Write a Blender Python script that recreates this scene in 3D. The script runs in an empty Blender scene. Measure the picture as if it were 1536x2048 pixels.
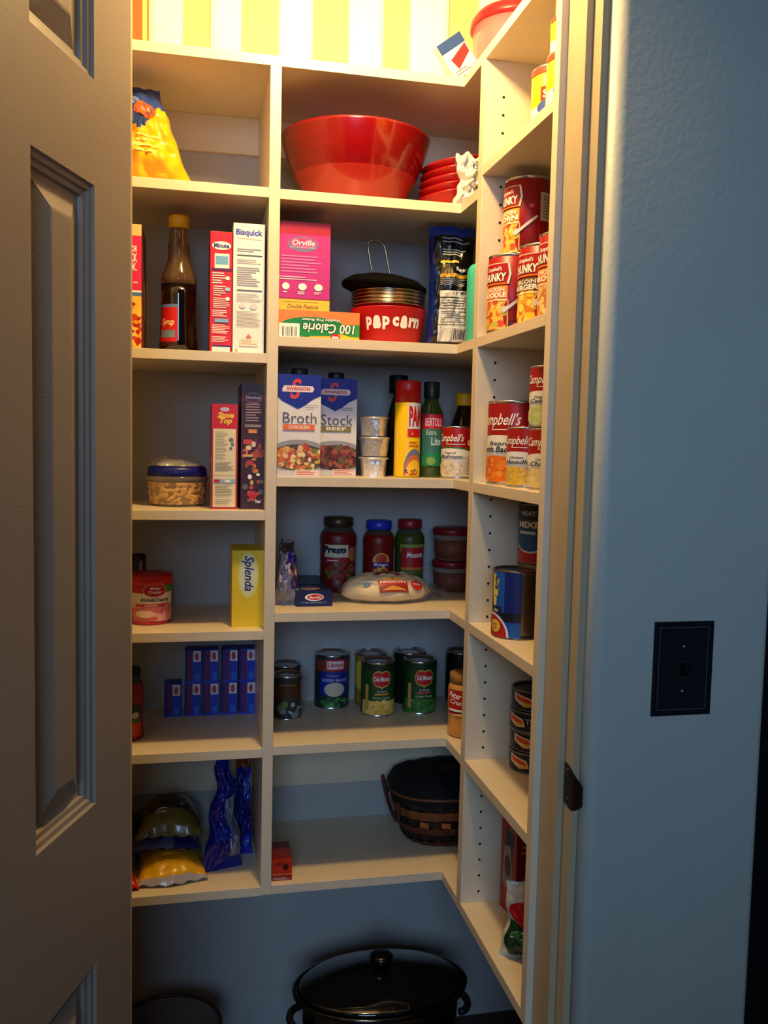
import bpy, bmesh, math, random
from mathutils import Vector, Matrix, noise
C = bpy.context.scene.collection
sc = bpy.context.scene
ZC = 1.45                                   # eye height above the pantry floor

# ------------------------------------------------------------------ camera
FPX = 1773.4
def rotm(yaw, pitch, roll):
    return Matrix.Rotation(yaw, 3, 'Z') @ Matrix.Rotation(pitch, 3, 'X') @ Matrix.Rotation(roll, 3, 'Y')
MR = rotm(-0.21404, -0.07773, -0.02258)
cam = bpy.data.cameras.new('camera'); camo = bpy.data.objects.new('camera', cam); C.objects.link(camo)
cam.sensor_fit = 'HORIZONTAL'; cam.sensor_width = 36; cam.lens = FPX / 1536 * 36; cam.clip_start = .01
X_, Y_, Z_ = MR.col[0], MR.col[2], -MR.col[1]
mm = Matrix(((X_[0], Y_[0], Z_[0], 0), (X_[1], Y_[1], Z_[1], 0), (X_[2], Y_[2], Z_[2], ZC), (0, 0, 0, 1)))
camo.matrix_world = mm
cam.dof.use_dof = False
sc.camera = camo
sc.view_settings.view_transform = 'Standard'; sc.view_settings.look = 'None'
sc.view_settings.gamma = 1; sc.view_settings.use_curve_mapping = False
sc.view_settings.exposure = 0.0

# ------------------------------------------------------------------ light
w = bpy.data.worlds.new('world'); sc.world = w; w.use_nodes = True
w.node_tree.nodes['Background'].inputs[0].default_value = (.50, .72, 1, 1)
w.node_tree.nodes['Background'].inputs[1].default_value = .03
def area(name, loc, target, sx, sy, power, color):
    l = bpy.data.lights.new(name, 'AREA'); l.shape = 'RECTANGLE'; l.size = sx; l.size_y = sy; l.energy = power; l.color = color
    o = bpy.data.objects.new(name, l); C.objects.link(o); o.location = loc
    o.rotation_euler = (Vector(target) - Vector(loc)).to_track_quat('-Z', 'Y').to_euler(); return o
area('kitchen_window_light', (-.55, -2.7, ZC + .75), (.2, 1.4, ZC - .1), 1.3, 1.2, 58, (.42, .66, 1.0))
pl = bpy.data.lights.new('pantry_lamp_light', 'POINT'); pl.energy = 42; pl.color = (1, .66, .27); pl.shadow_soft_size = .05
plo = bpy.data.objects.new('pantry_lamp_light', pl); C.objects.link(plo); plo.location = (.24, 1.335, ZC + .93)

# ------------------------------------------------------------------ pixel -> place
def ray(px, py): return MR @ Vector(((px - 768) / FPX, 1, -(py - 1024) / FPX))
def at_y(px, py, y): d = ray(px, py); d = d * (y / d.y); return Vector((d.x, d.y, d.z + ZC))
def at_z(px, py, z): d = ray(px, py); d = d * ((z - ZC) / d.z); return Vector((d.x, d.y, z))
def ang(px, py): d = ray(px, py); return math.atan2(d.x, d.y)
def cyl(pl_, pr_, py, yc):
    a, b = ang(pl_, py), ang(pr_, py); m = (a + b) / 2; d = yc / math.cos(m)
    return yc * math.tan(m), d * math.sin((b - a) / 2)
def hgt(px, py, y, z): return at_y(px, py, y).z - z
def limb(pxl, py, yc, r):
    x = yc * math.tan(ang(pxl, py))
    for _ in range(8): x = yc * math.tan(ang(pxl, py) + math.asin(r / math.hypot(x, yc)))
    return x
def wid(l, r, py, y): a = at_y(l, py, y).x; b = at_y(r, py, y).x; return (a + b) / 2, b - a

# ------------------------------------------------------------------ materials
def lin(c): return tuple(((v / 255) / 12.92 if v / 255 <= .04045 else ((v / 255 + .055) / 1.055) ** 2.4) for v in c[:3]) + (1,)
_m = {}
def mat(rgb, rough=.5, metal=0, bump=0, bscale=60, trans=0, var=.06, vscale=40, coat=0, stretch=None, ior=1.45, spec=.5, name=None, alpha=1):
    key = (tuple(rgb), rough, metal, bump, bscale, trans, var, vscale, coat, stretch, ior, spec, alpha)
    if key in _m: return _m[key]
    m = bpy.data.materials.new(name or 'paint_%d_%d_%d' % tuple(rgb[:3])); m.use_nodes = True
    nt = m.node_tree; b = nt.nodes['Principled BSDF']; c = lin(rgb)
    b.inputs['Roughness'].default_value = rough; b.inputs['Metallic'].default_value = metal
    b.inputs['IOR'].default_value = ior; b.inputs['Specular IOR Level'].default_value = spec
    b.inputs['Transmission Weight'].default_value = trans; b.inputs['Coat Weight'].default_value = coat
    b.inputs['Alpha'].default_value = alpha
    tc = nt.nodes.new('ShaderNodeTexCoord'); n = nt.nodes.new('ShaderNodeTexNoise'); n.inputs['Scale'].default_value = vscale
    vec = tc.outputs['Object']
    if stretch:
        mp = nt.nodes.new('ShaderNodeMapping'); mp.inputs['Scale'].default_value = stretch
        nt.links.new(vec, mp.inputs['Vector']); vec = mp.outputs['Vector']
    nt.links.new(vec, n.inputs['Vector'])
    mx = nt.nodes.new('ShaderNodeMix'); mx.data_type = 'RGBA'
    mx.inputs['A'].default_value = tuple(v * (1 - var) for v in c[:3]) + (1,)
    mx.inputs['B'].default_value = tuple(min(1, v * (1 + var)) for v in c[:3]) + (1,)
    nt.links.new(n.outputs['Fac'], mx.inputs['Factor']); nt.links.new(mx.outputs['Result'], b.inputs['Base Color'])
    if bump:
        n2 = nt.nodes.new('ShaderNodeTexNoise'); n2.inputs['Scale'].default_value = bscale; n2.inputs['Detail'].default_value = 4
        nt.links.new(vec, n2.inputs['Vector'])
        bp = nt.nodes.new('ShaderNodeBump'); bp.inputs['Strength'].default_value = bump; bp.inputs['Distance'].default_value = .004
        nt.links.new(n2.outputs['Fac'], bp.inputs['Height']); nt.links.new(bp.outputs['Normal'], b.inputs['Normal'])
    _m[key] = m; return m
WHITE = (238, 236, 228)
M_SHELF = mat((218, 203, 176), .38, bump=.02, name='almond_melamine')
M_WALL = mat((172, 169, 168), .75, bump=.1, bscale=90, name='pantry_wall_paint')
M_KWALL = mat((182, 186, 177), .5, bump=.12, bscale=110, var=.05, vscale=9, name='grey_orange_peel_wall')
M_TRIM = mat((176, 160, 130), .42, bump=.05, name='door_trim_paint')
M_DOOR = mat((142, 130, 117), .4, bump=.05, bscale=35, stretch=(1, 1, 12), name='door_paint')
M_FLOOR = mat((60, 46, 36), .5, bump=.1, name='floor_tile')
M_HOLE = mat((25, 18, 12), .9, name='shelf_pin_hole')
TIN = mat((200, 200, 202), .25, 1, name='tin')
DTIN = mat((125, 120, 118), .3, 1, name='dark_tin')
FOIL = mat((232, 232, 236), .28, .75, bump=.8, bscale=60, name='foil')
GLASS = mat((250, 250, 250), .05, trans=1, var=.01, name='clear_glass')
CLEARP = mat((235, 235, 235), .15, trans=.93, var=.02, bump=.4, bscale=50, name='clear_plastic')
def P(rgb, rough=.42): return mat(rgb, rough, var=.05, name='print_ink')

# ------------------------------------------------------------------ mesh helpers
class MB:
    def __init__(s): s.v = []; s.f = []; s.m = []; s.s = []
    def add(s, vs, fs, mi=0, smooth=False):
        o = len(s.v); s.v += [tuple(v) for v in vs]
        for f in fs: s.f.append(tuple(i + o for i in f)); s.m.append(mi); s.s.append(smooth)
    def box(s, x0, x1, y0, y1, z0, z1, mi=0):
        s.add([(x0, y0, z0), (x1, y0, z0), (x1, y1, z0), (x0, y1, z0), (x0, y0, z1), (x1, y0, z1), (x1, y1, z1), (x0, y1, z1)],
              [(0, 3, 2, 1), (4, 5, 6, 7), (0, 1, 5, 4), (1, 2, 6, 5), (2, 3, 7, 6), (3, 0, 4, 7)], mi)
    def prism(s, poly, z0, z1, mi=0, smooth=False):
        n = len(poly)
        s.add([(x, y, z0) for x, y in poly] + [(x, y, z1) for x, y in poly],
              [tuple(reversed(range(n))), tuple(range(n, 2 * n))], mi)
        s.add([(x, y, z0) for x, y in poly] + [(x, y, z1) for x, y in poly],
              [(i, (i + 1) % n, n + (i + 1) % n, n + i) for i in range(n)], mi, smooth)
    def lathe(s, prof, segs=48, mi=0, mfun=None, sx=1, sy=1, cx=0, cy=0, a0=0, wob=0):
        n = len(prof); vs = []
        for r, z in prof:
            for k in range(segs):
                a = a0 + 2 * math.pi * k / segs; rr = r * (1 + (wob * math.sin(k * segs * .37 + z * 90) if wob else 0))
                vs.append((cx + rr * sx * math.sin(a), cy - rr * sy * math.cos(a), z))
        o = len(s.v); s.v += vs
        for i in range(n - 1):
            for k in range(segs):
                k2 = (k + 1) % segs
                s.f.append((o + i * segs + k, o + i * segs + k2, o + (i + 1) * segs + k2, o + (i + 1) * segs + k))
                s.m.append(mfun(i) if mfun else mi); s.s.append(True)
        for i, rev in ((0, True), (n - 1, False)):
            if prof[i][0] > 1e-5:
                c = [o + i * segs + k for k in range(segs)]
                s.f.append(tuple(reversed(c)) if rev else tuple(c)); s.m.append(mfun(min(i, n - 2)) if mfun else mi); s.s.append(False)
    def tube(s, pts, r, segs=10, mi=0, closed=False):
        pts = [Vector(p) for p in pts]; n = len(pts); rings = []; up = Vector((0, 0, 1))
        for i, p in enumerate(pts):
            if closed: t = (pts[(i + 1) % n] - pts[i - 1])
            else: t = (pts[min(i + 1, n - 1)] - pts[max(i - 1, 0)])
            t.normalize(); a = t.cross(up)
            if a.length < .05: a = t.cross(Vector((1, 0, 0)))
            a.normalize(); b = t.cross(a); rr = r(i / (n - 1)) if callable(r) else r
            rings.append([p + (a * math.cos(2 * math.pi * k / segs) + b * math.sin(2 * math.pi * k / segs)) * rr for k in range(segs)])
        vs = [v for rg in rings for v in rg]; fs = []
        for i in range(n if closed else n - 1):
            j = (i + 1) % n
            for k in range(segs): fs.append((i * segs + k, i * segs + (k + 1) % segs, j * segs + (k + 1) % segs, j * segs + k))
        if not closed: fs += [tuple(range(segs)), tuple(reversed(range((n - 1) * segs, n * segs)))]
        s.add(vs, fs, mi, True)
    def grid(s, nu, nv, fn, mi=0, mfun=None, smooth=True):
        o = len(s.v)
        for j in range(nv + 1):
            for i in range(nu + 1): s.v.append(tuple(fn(i / nu, j / nv)))
        for j in range(nv):
            for i in range(nu):
                a = o + j * (nu + 1) + i; s.f.append((a, a + 1, a + nu + 2, a + nu + 1))
                s.m.append(mfun((i + .5) / nu, (j + .5) / nv) if mfun else mi); s.s.append(smooth)
    def build(s, name, mats, parent=None, bevel=0):
        me = bpy.data.meshes.new(name); me.from_pydata(s.v, [], s.f)
        for m_ in (mats if isinstance(mats, (list, tuple)) else [mats]): me.materials.append(m_)
        for p, mi, sm in zip(me.polygons, s.m, s.s): p.material_index = mi; p.use_smooth = sm
        bm = bmesh.new(); bm.from_mesh(me)
        bmesh.ops.remove_doubles(bm, verts=bm.verts, dist=1e-6)
        if bevel: bmesh.ops.bevel(bm, geom=[e for e in bm.edges if len(e.link_faces) == 2 and e.calc_face_angle(0) > .6], offset=bevel, segments=2, affect='EDGES', profile=.6)
        bmesh.ops.recalc_face_normals(bm, faces=bm.faces)
        bm.to_mesh(me); bm.free(); me.update()
        o = bpy.data.objects.new(name, me); C.objects.link(o)
        if parent: o.parent = parent
        return o
def tag(o, label=None, cat=None, group=None, kind=None):
    if label: o['label'] = label
    if cat: o['category'] = cat
    if group: o['group'] = group
    if kind: o['kind'] = kind
    return o
def thing(name, label, cat, loc, rz=0, group=None, rot=None):
    o = bpy.data.objects.new(name, None); C.objects.link(o); o.location = loc; o.empty_display_size = .02
    o.rotation_euler = rot or (0, 0, rz); return tag(o, label, cat, group)
def struct(mb, name, m, label=None, bevel=0): return tag(mb.build(name, m, bevel=bevel), label, None, None, 'structure')
def dup(root, loc, rz=None, label=None, group=None):
    r = root.copy(); C.objects.link(r); r.location = loc
    if rz is not None: r.rotation_euler = (0, 0, rz)
    if label: r['label'] = label
    if group: r['group'] = group
    for ch in list(root.children):
        c = ch.copy(); C.objects.link(c); c.parent = r
        for g in list(ch.children):
            d = g.copy(); C.objects.link(d); d.parent = c
    return r

# ------------------------------------------------------------------ printed artwork (thin real relief on each face)
_tx = {}
def text_geo(s, bold=0, shear=0):
    k = (s, bold, shear)
    if k not in _tx:
        cu = bpy.data.curves.new('lettering', 'FONT'); cu.body = s; cu.size = 1; cu.offset = bold; cu.shear = shear; cu.resolution_u = 2
        ob = bpy.data.objects.new('lettering', cu); C.objects.link(ob)
        dg = bpy.context.evaluated_depsgraph_get(); me = bpy.data.meshes.new_from_object(ob.evaluated_get(dg))
        vs = [(v.co.x, v.co.y) for v in me.vertices]; fs = [tuple(p.vertices) for p in me.polygons]
        bpy.data.objects.remove(ob); bpy.data.meshes.remove(me); bpy.data.curves.remove(cu)
        xs = [v[0] for v in vs]; ys = [v[1] for v in vs]; x0, x1, y0, y1 = min(xs), max(xs), min(ys), max(ys)
        _tx[k] = ([((x - x0) / (x1 - x0), (y - y0) / (y1 - y0)) for x, y in vs], fs)
    return _tx[k]
def art(shapes, W, H, fn, name, parent, du=None, dv=None, step=.00012, base=.0003, rough=.42):
    """shapes in 0..1 face coordinates -> one printed mesh; fn(x, y, off) -> point"""
    bm = bmesh.new(); cols = []; rnd = random.Random(len(shapes) * 7 + int(W * 9999)); off = base
    def idx(c):
        if c not in cols: cols.append(c)
        return cols.index(c)
    def poly(pts, c):
        vs = [bm.verts.new((x * W, y * H, off)) for x, y in pts]
        try: f = bm.faces.new(vs); f.material_index = idx(c)
        except ValueError: pass
    for sh in shapes:
        k = sh[0]; off += step
        if k == 'r': poly([(sh[1], sh[2]), (sh[3], sh[2]), (sh[3], sh[4]), (sh[1], sh[4])], sh[5])
        elif k == 'e':
            _, cx, cy, rx, ry, c = sh; poly([(cx + rx * math.cos(a * math.pi / 14), cy + ry * math.sin(a * math.pi / 14)) for a in range(28)], c)
        elif k == 'p': poly(sh[1], sh[2])
        elif k == 't':
            _, s, x0, y0, x1, y1, c = sh[:7]; o = sh[7] if len(sh) > 7 else {}
            vs, fs = text_geo(s, o.get('bold', .02), o.get('shear', 0)); ro = o.get('rot', 0); bv = []
            for u, v in vs:
                if ro == 90: u, v = 1 - v, u
                elif ro == -90: u, v = v, 1 - u
                elif ro == 180: u, v = 1 - u, 1 - v
                xx = x0 + u * (x1 - x0); yy = y0 + v * (y1 - y0) + o.get('slope', 0) * (u - .5)
                bv.append(bm.verts.new((xx * W, yy * H, off)))
            for f in fs:
                try: q = bm.faces.new([bv[i] for i in f]); q.material_index = idx(c)
                except ValueError: pass
        elif k == 'l':
            _, x0, y0, x1, y1, n, c = sh; hh = (y1 - y0) / n
            for i in range(n):
                yy = y1 - (i + .5) * hh; e = x0 + (x1 - x0) * (rnd.uniform(.6, 1)); poly([(x0, yy - hh * .2), (e, yy - hh * .2), (e, yy + hh * .2), (x0, yy + hh * .2)], c)
        elif k == 'b':
            _, x0, y0, x1, y1, cs, n, sz = sh
            for i in range(n):
                off += step * .04
                a = rnd.uniform(0, 6.28); r = math.sqrt(rnd.random()); cx = (x0 + x1) / 2 + (x1 - x0) / 2 * r * math.cos(a); cy = (y0 + y1) / 2 + (y1 - y0) / 2 * r * math.sin(a)
                rx = sz * rnd.uniform(.5, 1.2); ry = sz * rnd.uniform(.5, 1.1) * W / H; t = rnd.uniform(0, 3)
                poly([(cx + rx * math.cos(q * .785 + t) , cy + ry * math.sin(q * .785 + t)) for q in range(8)], rnd.choice(cs))
    for co, no in (((0, 0, 0), (-1, 0, 0)), ((W, 0, 0), (1, 0, 0)), ((0, 0, 0), (0, -1, 0)), ((0, H, 0), (0, 1, 0))):
        bmesh.ops.bisect_plane(bm, geom=bm.verts[:] + bm.edges[:] + bm.faces[:], plane_co=co, plane_no=no, clear_outer=True)
    for d, L, ax in ((du, W, 0), (dv, H, 1)):
        if d:
            n = max(1, int(L / d))
            for i in range(1, n):
                co = [0, 0, 0]; no = [0, 0, 0]; co[ax] = L * i / n; no[ax] = 1
                bmesh.ops.bisect_plane(bm, geom=bm.verts[:] + bm.edges[:] + bm.faces[:], plane_co=co, plane_no=no)
    for v in bm.verts: v.co = Vector(fn(v.co.x, v.co.y, v.co.z))
    me = bpy.data.meshes.new(name); bm.to_mesh(me); bm.free()
    for c in cols: me.materials.append(P(c, rough))
    o = bpy.data.objects.new(name, me); C.objects.link(o); o.parent = parent; return o

def carton(name, label, cat, x, y, z, w, d, h, color, faces, rz=0, group=None, rough=.42, kinds=None, rot=None):
    """x = middle of the front face, y = front face; faces: front/right/left/top -> shapes"""
    cx = x - math.sin(rz) * d / 2; cy = y + math.cos(rz) * d / 2
    t = thing(name, label, cat, (cx, cy, z), rz, group, rot=rot)
    b = MB(); b.box(-w / 2, w / 2, -d / 2, d / 2, 0, h); b.build('carton_body', mat(color, rough, var=.05, name='card'), t, bevel=.0008)
    F = {'front': (w, h, lambda u, v, o: (-w / 2 + u, -d / 2 - o, v)), 'right': (d, h, lambda u, v, o: (w / 2 + o, -d / 2 + u, v)),
         'left': (d, h, lambda u, v, o: (-w / 2 - o, d / 2 - u, v)), 'top': (w, d, lambda u, v, o: (-w / 2 + u, -d / 2 + v, h + o))}
    for k, sh in faces.items():
        W, H, fn = F[k]; art(sh, W, H, fn, 'printed_' + k, t, rough=rough)
    return t

def can(name, label, cat, x, y, z, r, h, face, color, shapes, group=None, lid=TIN, cover=.93, ribs=False, body=TIN, arc=2.6):
    """face = direction (deg, 0 = towards -Y) the label artwork looks to"""
    t = thing(name, label, cat, (x, y, z), math.radians(face), group)
    m_ = MB(); e = r * .03
    pr = [(r * .93, 0), (r, .0005), (r * 1.012, .0015), (r * 1.012, .003), (r * .985, .0045)]
    if ribs:
        n = 14
        for i in range(n * 2 + 1): pr.append((r * (.985 if i % 2 else .945), .008 + (h - .016) * i / (2 * n)))
    pr += [(r * .985, h - .0045), (r * 1.012, h - .003), (r * 1.012, h - .0005), (r * .99, h), (r * .95, h - .0005), (r * .94, h - .004)]
    m_.lathe(pr, 48); m_.build('can_body', body, t)
    l = MB(); l.lathe([(r * .9395, h - .0042), (r * .8, h - .0045), (r * .78, h - .0036), (r * .5, h - .0036), (r * .48, h - .0044), (.0001, h - .0044)], 40); l.build('lid', lid, t)
    W = r * arc; z0 = h * (1 - cover) / 2; H = h * cover
    if color is not None:
        b = MB()
        if ribs:   # the paper only wraps part of the can
            b.grid(24, 1, lambda u, v: (r * 1.0 * math.sin(-2.4 + u * (2.4 + arc / 2)), -r * math.cos(-2.4 + u * (2.4 + arc / 2)), z0 + v * H))
        else:
            b.lathe([(r * .99, z0), (r * 1.0, z0 + .0003), (r * 1.0, z0 + H - .0003), (r * .99, z0 + H)], 56)
            b.f = b.f[:-2]; b.m = b.m[:-2]; b.s = b.s[:-2]
        b.build('paper_label', mat(color, .4, var=.05, name='can_paper'), t)
    if shapes:
        art(shapes, W, H, lambda u, v, o: ((r + o) * math.sin((u - W / 2) / r), -(r + o) * math.cos((u - W / 2) / r), z0 + v), 'printed_label', t, du=r * .09)
    return t

def bag(name, label, cat, x, y, z, w, h, d, cols, cfun=None, rz=0, tilt=0, seed=0, group=None, rough=.3, wr=.012, shapes=None, flat=False, pinch=.5, taper=0, seal=.05):
    """a soft sealed bag; stands upright (or lies when flat) with the bottom middle at x, y, z"""
    t = thing(name, label, cat, (x, y, z), rz, group)
    t.rotation_euler = (tilt, 0, rz)
    def surf(u, v, side, off=0):
        e = max(0, math.sin(math.pi * min(max(u, 0), 1))) ** .55
        vv = min(max((v - seal) / (1 - 2 * seal), 0), 1); f = max(0, math.sin(math.pi * vv)) ** pinch
        th = d / 2 * e * f + .0012
        q = Vector((u * 4 + seed * 3.1, v * 4.3, side * 2.7 + seed))
        n = noise.noise(q * 1.3) * wr * 1.2 + noise.noise(q * 3.1) * wr * .8 + abs(noise.noise(q * 6.0)) * wr * .5
        n *= min(1, e * f * 1.6 + .12)
        xx = (u - .5) * w * (1 - taper * v - .10 * f * 0 + .06 * (1 - taper) * math.cos(v * math.pi * 2) ) + noise.noise(Vector((v * 5, seed, 1))) * wr * .6
        yy = side * (th + n + off); zz = v * h + noise.noise(Vector((u * 5, seed, 7))) * wr * (.7 if v > .5 else .0)
        if flat: return (xx, zz - h / 2, max(0.0006, d / 2 + yy * (-1)))
        return (xx, yy, zz)
    b = MB(); N = 34
    b.grid(N, N, lambda u, v: surf(u, v, -1), mfun=cfun)
    b.grid(N, N, lambda u, v: surf(u, v, 1), mfun=cfun)
    b.build('bag_film', [mat(c, rough, var=.06, bump=.3, bscale=45, coat=.3, name='bag_film') if not hasattr(c, 'name') else c for c in cols], t)
    if shapes:
        art(shapes, 1, 1, lambda u, v, o: surf(u, v, -1, o + .0012), 'printed_front', t, du=.04, dv=.04)
    return t

# ================================================================== SETTING
Z = lambda v: v + ZC
SH_L = [Z(v) for v in (.7275, .4828, .1681, -.1385, -.3774, -.6181, -.9071)]
SH_M = [Z(v) for v in (.7275, .4818, .2025, -.0713, -.3425, -.6146, -.9058)]
R1 = Z(.5181); TH = .019
DL, DR = .1412, .1625; XR = .5238; YF, YB = 1.75, 2.055; XW = .83; XLW = -.42
YP0, YP1 = 1.6169, 1.6435; YS0, YS1 = 1.2648, 1.2861
CEIL = 2.62
YI, YO = 1.262, 1.151       # pantry-side and kitchen-side faces of the door wall
HEAD = 2.44
b = MB(); b.box(-2.4, 2.4, -3.2, 2.3, -.06, 0); struct(b, 'floor', M_FLOOR)
b = MB(); b.box(XLW - .1, XW + .1, YI - .02, YB + .1, CEIL, CEIL + .05); struct(b, 'ceiling', M_WALL)
b = MB(); b.box(XLW - .1, XW + .1, YB, YB + .1, 0, CEIL); struct(b, 'wall_back', M_WALL)
b = MB(); b.box(XLW - .1, XLW, YI, YB, 0, CEIL); struct(b, 'wall_left', M_WALL)
b = MB(); b.box(XW, XW + .012, YI, YB, 0, CEIL); struct(b, 'wall_right', M_WALL)
# kitchen wall right of the doorway, bullnosed drywall corner at the jamb
JX = .5455; RB = .020; X0 = .5565; XE = .842
poly = [(X0, YI)] + [(X0 + RB - RB * math.cos(a), YO + RB - RB * math.sin(a)) for a in [i * math.pi / 2 / 10 for i in range(11)]]
poly += [(XE - .012 + .012 * math.sin(a), YO + .012 - .012 * math.cos(a)) for a in [i * math.pi / 2 / 5 for i in range(6)]] + [(XE, YI)]
b = MB(); b.prism(poly, 0, CEIL + .05, smooth=True)
o = struct(b, 'wall_front_right', M_KWALL)
JL = -.091
b = MB(); b.box(-2.4, JL - .011, YO, YI, 0, CEIL + .05); struct(b, 'wall_front_left', M_KWALL)
b = MB(); b.box(JL - .011, X0, YO, YI, HEAD + .02, CEIL + .05); struct(b, 'wall_header', M_KWALL)
# jambs with stops
YJ = YO + RB + .002
XS = .535
b = MB(); b.box(JX, X0, YJ, YI + .003, 0, HEAD); b.box(XS, JX, 1.2015, YI + .003, 0, HEAD); struct(b, 'trim_1', M_TRIM, bevel=.0012)
b = MB(); b.box(JL - .011, JL, YJ, YI + .003, 0, HEAD); b.box(JL, JL + .0105, 1.2015, YI + .003, 0, HEAD); struct(b, 'trim_2', M_TRIM, bevel=.0012)
b = MB(); b.box(JL - .011, X0, YJ, YI + .003, HEAD, HEAD + .02); b.box(JL, JX, 1.2015, YI, HEAD - .0105, HEAD); struct(b, 'trim_3', M_TRIM)
# plain dark gloss panel filling the dark strip beyond the end of the kitchen wall
b = MB(); b.box(XE + .004, XE + .70, YO + .03, YO + .66, .02, 1.9); b.box(XE + .012, XE + .68, YO + .05, YO + .64, 0, .02)
tag(b.build('dark_panel', mat((12, 12, 14), .35, name='black_gloss'), bevel=.004), 'black glossy panel edge beyond the far end of the grey kitchen wall', 'appliance')

# ------------------------------------------------------------------ door, opened outwards, panelled face towards the doorway
hx, hy = -.075, 1.15; dx, dy = -.336, -.942
dr = bpy.data.objects.new('door_1', None); C.objects.link(dr); dr.location = (hx, hy, 0)
dr.rotation_euler = (0, 0, math.atan2(dy, dx)); tag(dr, None, None, None, 'structure')
# local: +X along the leaf away from the hinge, +Y = towards the pantry doorway side
DW, DT = .61, .035; DH = 2.42
m_ = MB()
cols_ = [(.098, .234), (.376, .512)]; rows = [(.23, Z(-.624)), (Z(-.429), Z(.278)), (Z(.392), 2.28)]
xs = sorted([0, DW] + [c for q in cols_ for c in q]); zs = sorted([.01, DH] + [c for q in rows for c in q])
SIDE = 1
for i in range(len(xs) - 1):
    for j in range(len(zs) - 1):
        a, b2, c, d = xs[i], xs[i + 1], zs[j], zs[j + 1]
        isp = any(abs(a - q[0]) < 1e-6 for q in cols_) and any(abs(c - q[0]) < 1e-6 for q in rows)
        for sd in (0, 1):
            y0 = 0 if sd == 0 else -DT; sg = -1 if sd == 0 else 1
            if not isp: m_.add([(a, y0, c), (b2, y0, c), (b2, y0, d), (a, y0, d)], [(0, 1, 2, 3)])
            else:
                pr = [(0, 0), (.002, .0035), (.007, .0045), (.009, .0075), (.014, .0085), (.016, .0125), (.022, .0135), (.046, .004), (.049, .0035)]
                for (i0, d0), (i1, d1) in zip(pr, pr[1:]):
                    A = [(a + i0, c + i0), (b2 - i0, c + i0), (b2 - i0, d - i0), (a + i0, d - i0)]; B = [(a + i1, c + i1), (b2 - i1, c + i1), (b2 - i1, d - i1), (a + i1, d - i1)]
                    for k in range(4):
                        k2 = (k + 1) % 4
                        m_.add([(A[k][0], y0 + sg * d0, A[k][1]), (A[k2][0], y0 + sg * d0, A[k2][1]), (B[k2][0], y0 + sg * d1, B[k2][1]), (B[k][0], y0 + sg * d1, B[k][1])], [(0, 1, 2, 3)])
                i1, d1 = pr[-1]; m_.add([(a + i1, y0 + sg * d1, c + i1), (b2 - i1, y0 + sg * d1, c + i1), (b2 - i1, y0 + sg * d1, d - i1), (a + i1, y0 + sg * d1, d - i1)], [(0, 1, 2, 3)])
for (a, y0, b2, y1) in ((0, 0, 0, -DT), (DW, 0, DW, -DT)):
    m_.add([(a, 0, .01), (a, -DT, .01), (a, -DT, DH), (a, 0, DH)], [(0, 1, 2, 3)])
for zz in (.01, DH): m_.add([(0, 0, zz), (DW, 0, zz), (DW, -DT, zz), (0, -DT, zz)], [(0, 1, 2, 3)])
for v in range(len(m_.v)):     # face side: local +Y must look to the doorway
    x, y, zz = m_.v[v]; m_.v[v] = (x, y, zz)
tag(m_.build('door_leaf', M_DOOR, dr))
kn = MB(); kn.lathe([(.0001, 0), (.026, 0), (.028, .004), (.012, .008), (.010, .03), (.024, .038), (.028, .05), (.022, .062), (.0001, .066)], 24)
k = kn.build('door_knob', mat((150, 145, 138), .3, 1, name='nickel'), dr); k.location = (DW - .06, 0, .93); k.rotation_euler = (-math.pi / 2, 0, 0)
for zz in (.2, 1.2, 2.2):
    hb = MB(); hb.lathe([(.0001, 0), (.005, 0), (.005, .09), (.0001, .09)], 12); q = hb.build('hinge', mat((120, 112, 100), .35, 1, name='hinge_metal'), dr); q.location = (-.006, -.02, zz)

# ------------------------------------------------------------------ shelving
def board(name, label, mb, m=M_SHELF, grp=None): return tag(mb.build(name, m, bevel=.0009), label, 'shelf', grp)
rowname = ['top', 'second', 'third', 'fourth', 'fifth', 'sixth', 'bottom']
b = MB(); b.prism([(XLW, YF), (XR, YF), (XR, YS0), (XW, YS0), (XW, YB), (XLW, YB)], SH_M[0] - TH, SH_M[0])
board('pantry_shelf', 'topmost cream shelf running across both bays and round to the right', b)
for i in range(1, 7):
    b = MB(); b.box(XLW, DL, YF, YB, SH_L[i] - TH, SH_L[i])
    board('pantry_shelf', '%s cream shelf from the top in the bay next to the open door' % rowname[i], b, grp='cream shelves of the bay by the door')
for i in range(1, 7):
    b = MB(); b.prism([(DR, YF), (XR, YF), (XR, YP1), (XW, YP1), (XW, YB), (DR, YB)], SH_M[i] - TH, SH_M[i])
    board('pantry_shelf', '%s cream corner shelf from the top in the wide middle bay' % rowname[i], b, grp='cream corner shelves')
for i in range(1, 7):
    zz = R1 if i == 1 else SH_M[i]
    b = MB(); b.box(XR, XW, YS1, YP0, zz - TH, zz)
    board('pantry_shelf', '%s cream shelf from the top in the narrow bay beside the door jamb' % rowname[i], b, grp='cream shelves of the jamb bay')
zb = SH_M[6] - TH
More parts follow.
